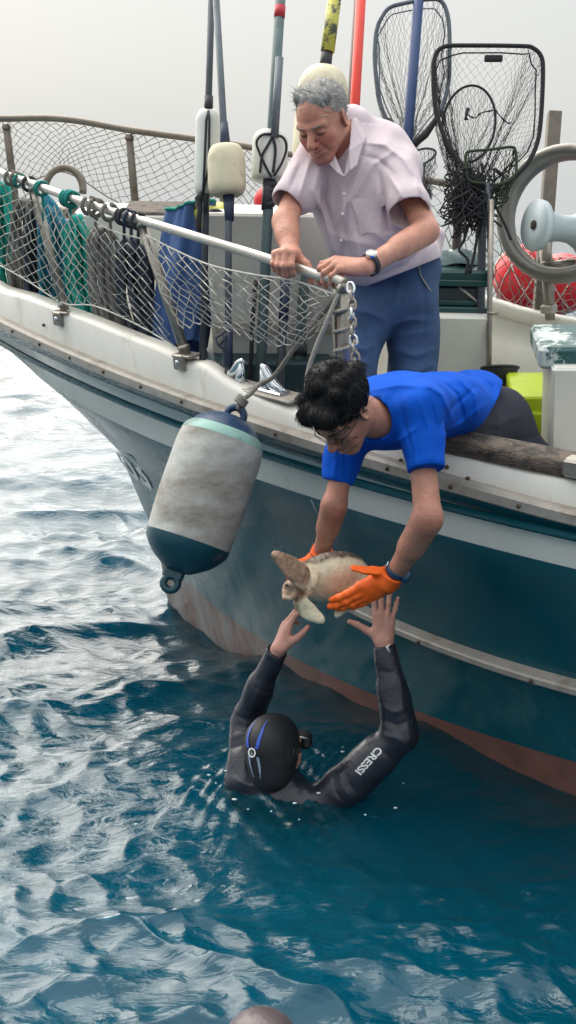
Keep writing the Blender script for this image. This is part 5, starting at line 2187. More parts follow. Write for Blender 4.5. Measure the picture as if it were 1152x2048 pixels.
    for t_ in (('b1', 'b2', 's1'), ('b2', 's2', 's1'), ('s1', 's2', 'f1'), ('s2', 'f2', 'f1'), ('f1', 'f2', 'tip'), ('f1', 'tip', 'v')):
        cv.tri(K[t_[0]], K[t_[1]], K[t_[2]], 0.0035, 0.006)
    cv.tri(P(664, 300, 4.09), P(650, 318, 4.09), P(676, 345, 4.04), 0.003, 0.006)
    cv.tri(P(664, 300, 4.09), P(676, 345, 4.04), P(686, 352, 4.035), 0.003, 0.006)
    build('collar', cv.mesh(), 'shirt_pink', shirt)
    pv, pq = s.mesh()
    q = pv - C0
    t_ = q @ _F
    sx, sy = 576 + F_PX * (q @ _R) / t_, 1024 - F_PX * (q @ _U) / t_

    def onfront(x, y):
        d2 = (sx - x) ** 2 + (sy - y) ** 2
        k = np.nonzero(d2 < 36)[0]
        if len(k) == 0:
            k = np.argsort(d2)[:6]
        return pv[k[np.argmin(t_[k])]]
    pk_ = [(706, 402), (752, 392), (770, 402), (768, 462), (738, 476), (716, 466)]
    gpk = []
    for vv in np.linspace(0, 1, 9):
        row = []
        for uu in np.linspace(0, 1, 9):
            x = (704 + 60 * uu) * (1 - vv) + (716 + 54 * uu) * vv
            y = (404 - 12 * uu) * (1 - vv) + (472 - 6 * uu) * vv
            row.append(onfront(x, y) - _F * (0.0035 + 0.0015 * math.sin(3 * uu + 2 * vv)))
        gpk.append(row)
    gpk = np.array(gpk)
    for _ in range(2):
        gpk[1:-1, 1:-1] = 0.25 * (gpk[:-2, 1:-1] + gpk[2:, 1:-1] + gpk[1:-1, :-2] + gpk[1:-1, 2:])
    m = MBuild()
    m.grid(gpk)
    m.grid(gpk + _F * 0.004, flip=True)
    build('pocket', m, 'shirt_pink', shirt)
    for x, y in ((683, 386), (685, 434), (680, 486)):
        m = MBuild()
        p = onfront(x, y) - _F * 0.002
        m.lathe(p, p - _F * 0.003, [(0, 0), (0, 0.006), (0.7, 0.006), (1, 0.004), (1, 0)], 10)
        build('button', m, 'button', shirt)
    # jeans
    lo, hi = bounds([P(680, 560, 4.2), P(880, 500, 4.5), P(700, 830, 4.2), P(840, 830, 4.5)], 0.15)
    k1, k2 = P(704, 765, 4.26), P(824, 765, 4.40)
    f1, f2 = deck_point(k1 + _R * 0.0, 0.90), deck_point(k2, 0.90)
    lo = np.minimum(lo, np.minimum(f1, f2) - 0.14)
    jv = Vol(lo, hi, 0.0060)
    jv.ell(P(796, 545, 4.42), (0.165, 0.140, 0.13), ax_t, 0.02)
    jv.ell(P(790, 600, 4.40), (0.155, 0.135, 0.10), ax_t, 0.05)
    jv.chain([P(742, 600, 4.36), k1, f1 + C_ * 0.05], [0.098, 0.075, 0.062], 0.03)
    jv.chain([P(826, 600, 4.42), k2, f2 + C_ * 0.05], [0.100, 0.084, 0.066], 0.03)
    jv.wrinkle([([(775, 640), (740, 625), (705, 620)], 7, 0.012), ([(775, 655), (815, 640), (860, 640)], 7, 0.012), ([(840, 540), (850, 600), (845, 680)], 6, -0.005), ([(700, 690), (730, 700), (745, 690)], 6, 0.011), ([(790, 700), (830, 712), (868, 700)], 6, 0.011), ([(700, 720), (725, 728), (735, 722)], 4, 0.008), ([(800, 735), (835, 742), (866, 730)], 5, 0.009), ([(790, 670), (830, 668), (868, 660)], 4, 0.007), ([(735, 580), (770, 610), (778, 650)], 6, -0.005), ([(800, 560), (790, 610), (778, 650)], 5, 0.005), ([(835, 530), (848, 560), (858, 580)], 3, 0.004)], noise=0.005, nscale=18, seed=8)
    jq = jv.mesh()
    jn = build('jeans', jq, 'jeans', th)
    tj = (jq[0] - C0) @ _F
    jx, jy = 576 + F_PX * ((jq[0] - C0) @ _R) / tj, 1024 - F_PX * ((jq[0] - C0) @ _U) / tj

    def onj(x, y):
        k = np.argsort((jx - x) ** 2 + (jy - y) ** 2 + np.where(tj < 4.36, 0, 400))[:6]
        return jq[0][k].mean(0) - _F * 0.003
    m = MBuild()
    m.tube(smooth_path([onj(x, y) for x, y in ((838, 532), (840, 550), (850, 568), (862, 584))], 14), 0.0026, 5)
    build('pocket_piping', m, 'rope_pale', jn)
    for f in (f1, f2):
        m = MBuild()
        m.ball(f + C_ * 0.03 + A_ * 0.05, (0.13, 0.05, 0.04), np.array([A_, B_, C_]), nu=16, nv=10)
        build('shoe', m, 'shoe', th)
    # watch on the left wrist, ring on the right hand
    d = unit(wl_ - el_l)
    c = wl_ - d * 0.020
    m = MBuild()
    u = unit(_F - d * (d @ _F))
    w = np.cross(d, u)
    prof = []
    vs, fs = [], []
    for k in range(28):
        a = 2 * PI * k / 28
        for h_, rr_ in ((-0.009, 0.036), (-0.009, 0.039), (0.009, 0.038), (0.009, 0.035)):
            vs.append(c + d * h_ + rr_ * (math.cos(a) * u + math.sin(a) * w))
    for k in range(28):
        for q in range(4):
            a, b_, e_, g_ = k * 4 + q, k * 4 + (q + 1) % 4, ((k + 1) % 28) * 4 + (q + 1) % 4, ((k + 1) % 28) * 4 + q
            fs.append((a, b_, e_, g_))
    m.add(vs, fs)
    wt = thing('wristwatch', 'round white faced wristwatch on a black strap on the standing man', 'watch', c - C_ * 0.04)
    build('strap', m, 'strap', wt)
    fc = unit(camdir(-0.30, 0.35, 0.88) - d * (camdir(-0.30, 0.35, 0.88) @ d))
    m = MBuild()
    m.lathe(c + fc * 0.034, c + fc * 0.046, [(0, 0.017), (0.8, 0.0185), (1, 0.0175), (1.0, 0.0165), (0.85, 0.0160)], 24)
    cs_ = build('case', m, 'chrome', wt)
    m = MBuild()
    m.lathe(c + fc * 0.0435, c + fc * 0.0445, [(0, 0.0165), (1, 0.0165), (1, 0)], 24)
    build('dial', m, 'dial', wt)
    m = MBuild()
    a, t = h1['tips'][2]
    kp = None
    return th


man_shirt()


# =================================================================== man in blue
def man_blue():
    th = thing('person', 'man in a bright blue polo and orange gloves bending over the gunwale', 'person', deck_point(P(1040, 960, 4.3), 0.89))
    pel = P(965, 835, 4.08)
    sh_l, el_l, wl_ = P(842, 838, 3.45), P(856, 1036, 3.40), P(784, 1158, 3.58)
    sh_r, el_r, wr_ = P(700, 868, 3.68), P(669, 1008, 3.66), P(641, 1112, 3.84)
    neck = P(765, 838, 3.52)
    hd = Head(P(686, 822, 3.42), camdir(-0.45, -0.86, 0.20), camdir(-0.60, 0.42, 0.68), 0.94)
    lo, hi = bounds([pel, sh_l, el_l, wl_, sh_r, el_r, wr_, hd.c, P(660, 1190, 3.8)], 0.14)
    v = Vol(lo, hi, 0.0033)
    v.cone(P(930, 820, 3.98), P(810, 815, 3.66), 0.07, 0.08, 0.05)
    v.cone(sh_r, P(838, 846, 3.51), 0.03, 0.03, 0.05)
    v.chain([P(838, 846, 3.49), el_l, wl_], [0.036, 0.040, 0.027], 0.02)
    v.cone(el_l + (wl_ - el_l) * 0.08, el_l + (wl_ - el_l) * 0.45, 0.040, 0.038, 0.02)
    v.chain([sh_r, el_r, wr_], [0.032, 0.035, 0.026], 0.02)
    v.cone(el_r + (wr_ - el_r) * 0.08, el_r + (wr_ - el_r) * 0.45, 0.036, 0.035, 0.02)
    v.cone(hd.w(0, -0.025, -0.06), neck, 0.058, 0.062, 0.03)
    hd.carve(v, smile=False)
    V, Q = v.mesh()
    b = build('body', (V, Q), 'skin', th)
    L = hd.loc(V)
    inhead = (np.abs(L) < 0.14).all(1)
    g = lambda c, s: np.exp(-(((L - np.array(c)) / np.array(s)) ** 2).sum(1)) * inhead
    red = 0.7 * g((0, 0.112, -0.035), (0.02, 0.02, 0.02)) + 0.5 * g((0.045, 0.07, -0.03), (0.03, 0.04, 0.025)) + 0.5 * g((-0.045, 0.07, -0.03), (0.03, 0.04, 0.025))
    for e in (el_l, el_r):
        red = red + 0.5 * np.exp(-(((V - e) / 0.05) ** 2).sum(1))
    red = np.clip(red, 0, 1)[:, None]
    paint(b, SK2 * (1 - red) + SK2R * red)
    for sx in (-1, 1):
        m = MBuild()
        m.tube([hd.w(sx * 0.013, 0.0985, 0.017), hd.w(sx * 0.026, 0.0965, 0.0215), hd.w(sx * 0.040, 0.088, 0.022), hd.w(sx * 0.052, 0.074, 0.016)], [0.003, 0.0042, 0.004, 0.0015], 6)
        build('eyebrow', m, 'hair_black', b)
        m = MBuild()
        m.tube([hd.w(sx * 0.018, 0.0885, -0.0045), hd.w(sx * 0.026, 0.0925, -0.0060), hd.w(sx * 0.036, 0.0915, -0.0060), hd.w(sx * 0.046, 0.083, -0.003)], [0.0010, 0.0022, 0.0022, 0.0010], 6)
        build('eyelash', m, 'lash', b)
    # spectacles
    gl_ = thing('spectacles', 'thin dark framed spectacles worn by the man in blue', 'glasses', hd.w(0, 0.11, -0.02))
    for sx in (-1, 1):
        m = MBuild()
        m.tube([hd.w(sx * (0.033 + 0.024 * math.cos(a)), 0.108 - 0.010 * (0.5 + 0.5 * math.cos(a)), -0.004 + 0.017 * math.sin(a)) for a in np.linspace(0, 2 * PI, 20)[:-1]], 0.0011, 5, closed=True)
        build('lens_rim', m, 'tape_black', gl_)
        m = MBuild()
        m.tube([hd.w(sx * 0.057, 0.098, 0.002), hd.w(sx * 0.074, 0.070, 0.004), hd.w(sx * 0.080, 0.01, 0.006), hd.w(sx * 0.080, -0.02, -0.008)], 0.0018, 5)
        build('temple', m, 'tape_black', gl_)
    m = MBuild()
    m.tube([hd.w(-0.010, 0.112, 0.0), hd.w(0, 0.115, 0.003), hd.w(0.010, 0.112, 0.0)], 0.0014, 5)
    build('bridge', m, 'chrome', gl_)
    # thick black hair
    hv = Vol(hd.c - 0.17, hd.c + 0.17, 0.0034)
    hv.ell(hd.w(0, -0.022, 0.050), np.array((0.090, 0.108, 0.088)) * hd.s, hd.R, 0.01)
    r = np.random.default_rng(12)
    for k in range(26):
        a, e = r.uniform(0, 2 * PI), r.uniform(0.1, 1.45)
        p = hd.w(0.088 * math.cos(e) * math.cos(a), -0.022 + 0.105 * math.cos(e) * math.sin(a), 0.052 + 0.090 * math.sin(e))
        hv.ell(p, np.array((0.019, 0.019, 0.015)) * r.uniform(0.8, 1.2), None, 0.02)
    hv.cone(hd.w(-0.05, 0.072, 0.085), hd.w(0.045, 0.072, 0.085), 0.026, 0.024, 0.015)
    hv.ell(hd.w(0, 0.125, -0.004), np.array((0.085, 0.062, 0.064)) * hd.s, hd.R, 0.006, 'sub')
    hv.ell(hd.w(0, 0.078, -0.070), np.array((0.13, 0.070, 0.068)) * hd.s, hd.R, 0.006, 'sub')
    for sx in (-1, 1):
        hv.ell(hd.w(sx * 0.088, 0.004, -0.024), np.array((0.03, 0.026, 0.040)) * hd.s, hd.R, 0.006, 'sub')
    hv.ell(hd.w(0, 0.0, -0.125), np.array((0.12, 0.14, 0.070)) * hd.s, hd.R, 0.01, 'sub')
    hvq = hv.mesh()
    nn = vnormals(*hvq)

    def sf(p, n, r):
        t = (p - hd.w(0.01, -0.05, 0.15)) + 0.018 * r.normal(size=3)
        t = unit(t - n * (t @ n))
        cr = np.cross(n, t) * r.uniform(-1, 1)
        q = p - n * 0.004
        Ln = r.uniform(0.55, 1.0)
        return [q, q + (n * 0.007 + t * 0.010) * Ln, q + (n * 0.007 + t * 0.022 + cr * 0.003) * Ln, q + (n * 0.002 + t * 0.036 + cr * 0.006) * Ln], 0.0013
    sm_ = strands(hvq[0], nn, 2600, sf, 5)
    for k in range(40):                                              # wisps at the far side of the head
        p = hd.w(-0.085 + 0.02 * r.normal(), 0.02 + 0.04 * r.normal(), 0.035 + 0.03 * r.normal())
        d = unit(camdir(-0.8, -0.5 + 0.3 * r.normal(), 0.1) + 0.25 * r.normal(size=3))
        d2 = unit(d + camdir(0.3, -0.8, 0))
        sm_.tube([p, p + d * 0.018, p + d * 0.026 + d2 * 0.012, p + d * 0.03 + d2 * 0.028], [0.0013, 0.0011, 0.0008, 0.0003], 3, caps=False)
    build('hair', join_mb(hvq, sm_), 'hair_black', th)
    # polo shirt
    lo, hi = bounds([pel, sh_l, sh_r, P(850, 950, 3.4), P(672, 970, 3.68), P(1005, 775, 4.1)], 0.16)
    s = Vol(lo, hi, 0.0036)
    ax_t = np.array([unit(sh_l - sh_r), np.zeros(3), unit(P(760, 815, 3.52) - P(965, 820, 4.05))])
    ax_t[0] = unit(ax_t[0] - ax_t[2] * (ax_t[0] @ ax_t[2]))
    ax_t[1] = np.cross(ax_t[2], ax_t[0])
    s.ell(P(795, 820, 3.62), (0.180, 0.115, 0.170), ax_t, 0.02)
    s.ell(P(870, 815, 3.80), (0.165, 0.112, 0.19), ax_t, 0.06)
    s.ell(P(930, 822, 3.98), (0.155, 0.118, 0.15), ax_t, 0.05)
    s.cone(P(950, 815, 4.02), P(968, 835, 4.10), 0.125, 0.118, 0.04)
    s.cone(P(715, 850, 3.66), P(840, 815, 3.46), 0.062, 0.066, 0.05)
    s.cone(P(760, 838, 3.52), P(800, 820, 3.58), 0.072, 0.10, 0.04)
    cl, cr = P(849, 925, 3.43), P(677, 950, 3.68)
    s.cone(P(838, 825, 3.47), cl, 0.070, 0.056, 0.03)
    s.cone(P(702, 858, 3.67), cr, 0.064, 0.054, 0.03)
    folds = [([(745, 780), (800, 770), (860, 775)], 8, 0.006), ([(840, 760), (885, 790), (905, 840)], 9, 0.010), ([(870, 750), (915, 790), (930, 845)], 8, -0.009),
             ([(905, 745), (950, 790), (955, 830)], 8, 0.009), ([(950, 745), (985, 775), (990, 800)], 7, -0.008), ([(890, 870), (930, 840), (970, 810)], 8, 0.009),
             ([(880, 850), (910, 810), (950, 775)], 7, -0.007), ([(840, 800), (858, 860), (862, 930)], 7, 0.008), ([(860, 800), (876, 860), (876, 925)], 6, -0.007),
             ([(770, 790), (760, 840), (765, 890)], 8, 0.008), ([(800, 800), (810, 850), (825, 900)], 8, -0.007), ([(820, 860), (830, 900), (832, 940)], 5, 0.005),
             ([(665, 880), (672, 920), (665, 965)], 6, 0.006), ([(690, 880), (690, 930), (690, 960)], 5, -0.005), ([(745, 755), (790, 750), (850, 740)], 6, -0.005), ([(760, 890), (800, 880), (840, 850)], 7, 0.006)]
    s.wrinkle([(p_, w_ * 0.65, a_ * 0.85) for p_, w_, a_ in folds], noise=0.0022, nscale=26, seed=14)
    s.cone(hd.w(0, 0, -0.1), P(748, 838, 3.48), 0.052, 0.060, 0.008, 'sub')
    for cc, p0_, rr_ in ((cl, P(838, 825, 3.47), 0.050), (cr, P(702, 858, 3.68), 0.045)):
        dd = unit(cc - p0_)
        q = cc + dd * 0.022
        i_, p_ = s.band(0.2)
        near = np.linalg.norm(p_ - q, axis=1) < 0.12
        s.D[i_] = np.where(near, np.maximum(s.D[i_], (p_ - q) @ dd), s.D[i_])
    hemd = unit(P(1000, 830, 4.2) - P(800, 815, 3.62))
    s.half(P(952, 822, 3.98), camdir(0.74, -0.62, -0.15))
    shirt = build('polo_shirt', s.mesh(), 'polo_blue', th)
    # trousers
    k1, k2 = P(1075, 945, 4.10), P(1030, 930, 4.36)
    f1, f2 = deck_point(P(1110, 1090, 4.25), 0.90), deck_point(P(1060, 1060, 4.5), 0.90)
    lo, hi = bounds([pel, k1, k2, f1, f2, P(890, 858, 3.82)], 0.17)
    t = Vol(lo, hi, 0.0060)
    t.ell(P(972, 838, 4.10), (0.150, 0.115, 0.13), ax_t, 0.02)
    t.cone(P(900, 858, 3.86), P(985, 848, 4.08), 0.082, 0.112, 0.05)
    t.cone(P(930, 850, 3.92), P(990, 860, 4.02), 0.090, 0.100, 0.05)
    t.chain([P(990, 850, 4.06), k1, f1 + C_ * 0.06], [0.112, 0.085, 0.06], 0.04)
    t.chain([P(985, 845, 4.20), k2, f2 + C_ * 0.06], [0.112, 0.085, 0.06], 0.04)
    t.wrinkle([([(985, 800), (1000, 840), (995, 880)], 8, 0.006), ([(960, 850), (1000, 850), (1040, 830)], 8, 0.006), ([(1000, 880), (1040, 880), (1080, 870)], 7, -0.005), ([(930, 880), (980, 870), (1020, 890)], 7, 0.005)], noise=0.0035, nscale=16, seed=18)
    build('trousers', t.mesh(), 'trousers_navy', th)
    for f in (f1, f2):
        m = MBuild()
        m.ball(f + C_ * 0.03 + B_ * 0.05, (0.13, 0.05, 0.04), np.array([B_, A_, C_]), nu=16, nv=10)
        build('shoe', m, 'shoe', th)
    # gloves
    for nm, w_, el, Fd, N, side, cu, tb, sp in (
            (0, wl_, el_l, camdir(-0.88, -0.46, -0.10), camdir(-0.10, -0.62, 0.75), -1, ((0, 8, 10), (2, 10, 10), (4, 12, 10), (6, 14, 12)), ((0.95, 0.35, 0.40), (0.72, 0.70, 0.12), (0.70, 0.75, 0.0)), (-2, -3, -4, -5)),
            (1, wr_, el_r, camdir(-0.12, -0.90, 0.30), camdir(-0.05, -0.30, -0.95), 1, ((28, 34, 25), (30, 36, 26), (30, 36, 26), (30, 36, 26)), ((0.8, 0.5, -0.2), (0.5, 0.8, -0.3), (0.3, 0.9, -0.3)), (4, 0, -3, -6))):
        gv = Vol(*bounds([w_ - Fd * 0.06, w_ + Fd * 0.12], 0.13), 0.0024)
        arm = unit(el - w_)
        gv.cone(w_ + arm * 0.035, w_ + Fd * 0.02, 0.036, 0.034, 0.02)
        hand(gv, w_, Fd, N, side, curl=cu, thumb=tb, spread=sp, s=1.06, fat=1.12, g=0.0012, fk=0.004)
        i_, p_ = gv.band()
        gv.D[i_] -= (0.0012 * np.sin(170 * (p_ @ unit(Fd + 0.4 * N))) * np.sin(60 * (p_ @ np.cross(N, Fd)))).astype(np.float32)
        gv.half(w_ + arm * 0.028, arm)
        g_ = thing('rubber_glove', ('orange rubber glove cupping the rear of the turtle' if nm == 0 else 'orange rubber glove mostly hidden beneath the turtle'), 'glove', w_ - C_ * 0.1, 'orange gloves of the man in blue')
        build('glove', gv.mesh(), 'glove', g_)
    # blue wristwatch
    d = unit(el_l - wl_)
    c = wl_ + d * 0.040
    wt = thing('wristwatch', 'chunky dark blue wristwatch above the orange glove', 'watch', c - C_ * 0.04)
    u = unit(_F - d * (d @ _F))
    w = np.cross(d, u)
    m = MBuild()
    ring(c, d, u, 0.0305, 0.0035, 0.012, m, 30, 8)
    build('strap', m, 'watch_blue', wt)
    fo_ = unit(camdir(0.85, -0.15, 0.5) - d * (camdir(0.85, -0.15, 0.5) @ d))
    m = MBuild()
    m.lathe(c + fo_ * 0.028, c + fo_ * 0.044, [(0, 0.021), (0.7, 0.022), (1, 0.019), (1, 0)], 20)
    build('case', m, 'watch_blue', wt)
    f2_ = unit(camdir(-0.6, 0.75, 0.4) - d * (camdir(-0.6, 0.75, 0.4) @ d))
    m = MBuild()
    m.box(c + f2_ * 0.035, np.array([np.cross(d, f2_), d, f2_]), (0.010, 0.011, 0.003), 0.002)
    build('buckle', m, 'chrome', wt)


man_blue()


# =================================================================== turtle
def turtle():
    tc_ = P(662, 1158, 3.70)
    Lx = unit(camdir(-0.93, -0.10, 0.34))                             # tail to head
    Dz = camdir(0.16, 0.57, -0.80)                                    # belly to back
    Dz = unit(Dz - Lx * (Dz @ Lx))
    Wy = np.cross(Dz, Lx)
    ax = np.array([Lx, Wy, Dz])
    W = lambda x, y, z: tc_ + np.array([x, y, z]) @ ax
    loc = lambda p: (p - tc_) @ ax.T
    sgn = 1 if (W(0, 0.1, 0) - tc_) @ _F < 0 else -1                  # which side faces the viewer
    th = thing('sea_turtle', 'young sea turtle with brown shell and cream belly held between gloves and swimmer', 'turtle', W(0, 0, -0.08))
    v = Vol(*bounds([W(0.24, 0, 0), W(-0.2, 0, 0), W(0, 0.22, 0), W(0, -0.2, 0), P(552, 1112, 3.6), P(645, 1240, 3.6)], 0.05), 0.0026)
    v.ell(W(0, 0, 0.012), (0.126, 0.094, 0.046), ax, 0.01)
    v.ell(W(-0.01, 0, -0.014), (0.112, 0.080, 0.040), ax, 0.012)
    v.ell(W(0.01, 0, 0.03), (0.09, 0.02, 0.040), ax, 0.02)
    # neck, head
    hx = P(585, 1180, 3.585)
    v.cone(W(0.095, 0.01 * sgn, -0.008), hx + 0.01 * Dz, 0.034, 0.026, 0.015)
    hf = unit(camdir(-0.78, -0.42, 0.48))
    hu_ = unit(Dz - hf * (Dz @ hf))
    hs = np.cross(hu_, hf)
    hax = np.array([hf, hs, hu_])
    v.ell(hx, (0.036, 0.025, 0.026), hax, 0.008)
    v.cone(hx + hf * 0.02 - hu_ * 0.004, hx + hf * 0.040 - hu_ * 0.012, 0.016, 0.008, 0.008)
    v.cone(hx + hf * 0.012 - hu_ * 0.019, hx + hf * 0.030 - hu_ * 0.021, 0.012, 0.009, 0.005)
    for q in (-1, 1):
        v.ell(hx + hf * 0.016 + hs * q * 0.021 + hu_ * 0.006, (0.009, 0.006, 0.008), hax, 0.003)

    def flipper(pts, rs, flat, k=0.01):
        """flat paddle through pts: stacked flattened ellipsoids along the path"""
        pts = [np.asarray(p) for p in pts]
        fine_ = smooth_path(pts, 22)
        rr = np.interp(np.linspace(0, 1, 22), np.linspace(0, 1, len(rs)), rs)
        for i in range(22):
            d = unit(fine_[min(i + 1, 21)] - fine_[max(i - 1, 0)])
            n = unit(flat - d * (flat @ d))
            s_ = np.cross(n, d)
            v.ell(fine_[i], (0.014, rr[i], 0.0075 + 0.004 * (1 - i / 21)), np.array([d, s_, n]), k)
    flipper([W(0.085, 0.065 * sgn, 0.0), P(612, 1160, 3.58), P(582, 1134, 3.55), P(551, 1110, 3.53)], [0.030, 0.036, 0.033, 0.012], camdir(0.35, 0.25, 0.9))
    flipper([W(0.09, -0.02 * sgn, -0.03), P(600, 1200, 3.60), P(616, 1222, 3.60), P(641, 1239, 3.60)], [0.018, 0.020, 0.024, 0.012], camdir(-0.55, 0.35, 0.75))
    flipper([W(-0.10, 0.03 * sgn, -0.02), P(694, 1208, 3.66), P(686, 1216, 3.65), P(677, 1227, 3.64)], [0.018, 0.014, 0.010, 0.006], camdir(0.2, 0.2, 0.95))
    flipper([W(-0.11, -0.04 * sgn, 0.0), W(-0.16, -0.06 * sgn, -0.005), W(-0.18, -0.08 * sgn, -0.01)], [0.02, 0.022, 0.010], Dz)
    # shell seams: pressed lines between scutes and along the rim
    i_, p_ = v.band()
    l_ = loc(p_)
    onback = (l_[:, 2] > 0.006) & (np.abs(l_[:, 0]) < 0.128) & (np.abs(l_[:, 1]) < 0.096)
    sc_ = np.minimum(np.abs(((l_[:, 0] + 0.02) / 0.045 + 0.5) % 1 - 0.5) * 0.045, np.minimum(np.abs(np.abs(l_[:, 1]) - 0.030), np.abs(np.abs(l_[:, 1]) - 0.078)))
    v.D[i_] += np.where(onback, 0.0022 * np.exp(-(sc_ / 0.003) ** 2), 0).astype(np.float32)
    e_ = (l_[:, 0] / 0.13) ** 2 + (l_[:, 1] / 0.098) ** 2
    v.D[i_] -= np.where(np.abs(l_[:, 2] + 0.001) < 0.012, 0.004 * np.exp(-((l_[:, 2] + 0.001) / 0.005) ** 2) * (e_ > 0.5), 0).astype(np.float32)
    V, Q = v.mesh()
    b = build('body', (V, Q), 'turtle', th)
    l = loc(V)
    r = np.random.default_rng(4)
    nse = sum(np.sin((V @ unit(r.normal(size=3))) * f + 2.2 * np.sin((V @ unit(r.normal(size=3))) * f * 0.7 + r.uniform(0, 6)) + r.uniform(0, 6)) for f in (60, 85, 120, 150, 190, 260, 340)) / 5
    cream, brown, dark = np.array(srgb(220, 208, 180)), np.array(srgb(104, 90, 80)), np.array(srgb(58, 48, 46))
    tan = np.array(srgb(158, 128, 106))
    shell = ((l[:, 0] / 0.15) ** 2 + (l[:, 1] / 0.115) ** 2 < 1)
    up = np.clip((l[:, 2] + 0.007) / 0.006 + 0.35 * nse, 0, 1) * shell
    scd = np.minimum(np.abs(((l[:, 0] + 0.02) / 0.045 + 0.5) % 1 - 0.5) * 0.045, np.abs(np.abs(l[:, 1]) - 0.030))
    c = cream * (1 - up[:, None]) + brown * up[:, None]
    c = c * (1 - (0.12 + 0.35 * up) * np.clip(nse * 1.6, -0.3, 1))[:, None]
    seam = (0.6 * np.exp(-(scd / 0.003) ** 2) * up * (l[:, 2] > 0.012))[:, None]
    c = c * (1 - 0.5 * seam) + np.array(srgb(190, 174, 140)) * 0.5 * seam
    dh = np.linalg.norm(V - hx, axis=1)
    hl = (V - hx) @ hax.T
    hm = np.clip(1 - (dh - 0.036) / 0.012, 0, 1)[:, None]
    c = c * (1 - hm) + (tan * (0.82 + 0.45 * nse[:, None])) * hm
    for q in (-1, 1):
        e = np.exp(-(((hl - np.array([0.006, q * 0.020, -0.006])) / np.array([0.017, 0.010, 0.011])) ** 2).sum(1))[:, None]
        c = c * (1 - 0.85 * e) + dark * 0.85 * e
    out_ = np.clip(((l[:, 0] / 0.13) ** 2 + (l[:, 1] / 0.10) ** 2 - 1.05) * 4, 0, 1)[:, None] * (1 - hm)
    c = c * (1 - out_) + tan * (0.88 + 0.5 * nse[:, None]) * out_
    paint(b, np.clip(c, 0, 1))
    for q in (-1, 1):
        m = MBuild()
        m.ball(hx + hf * 0.017 + hs * q * 0.0245 + hu_ * 0.006, 0.0055)
        build('eye', m, 'lash', b)
    # satellite tag glued on the back, with its whip aerial
    tg = thing('satellite_tag', 'pale tracking tag with a thin aerial glued on the back of the turtle', 'tracker', W(-0.02, 0.03 * sgn, 0.05))
    t = Vol(*bounds([W(-0.12, -0.08, 0.03), W(0.08, 0.08, 0.13)], 0.03), 0.0026)
    t.ell(W(-0.025, 0.012 * sgn, 0.050), (0.066, 0.046, 0.026), ax, 0.008)
    t.cone(W(0.02, 0.0, 0.07), W(-0.05, 0.0, 0.066), 0.018, 0.014, 0.02)
    build('resin', t.mesh(), 'resin', tg)
    m = MBuild()
    m.box(W(-0.012, 0.0, 0.089), ax, (0.030, 0.014, 0.008), 0.004)
    dv = build('transmitter', m, 'tape_black', tg)
    m = MBuild()
    m.tube([W(0.008, 0, 0.094), W(0.022, 0.0, 0.135), P(641, 1040, 3.72), P(622, 1000, 3.74)], [0.0022, 0.0016, 0.0012, 0.0009], 5)
    build('aerial', m, 'pole_grey', dv)


M['turtle'] = mat('turtle_skin', (1, 1, 1), 0.42, var=0.15, scale=60, bump=0.35, bscale=110, attr='col')
M['resin'] = mat('pale_resin', srgb(206, 218, 214), 0.4, var=0.08, scale=30)
turtle()


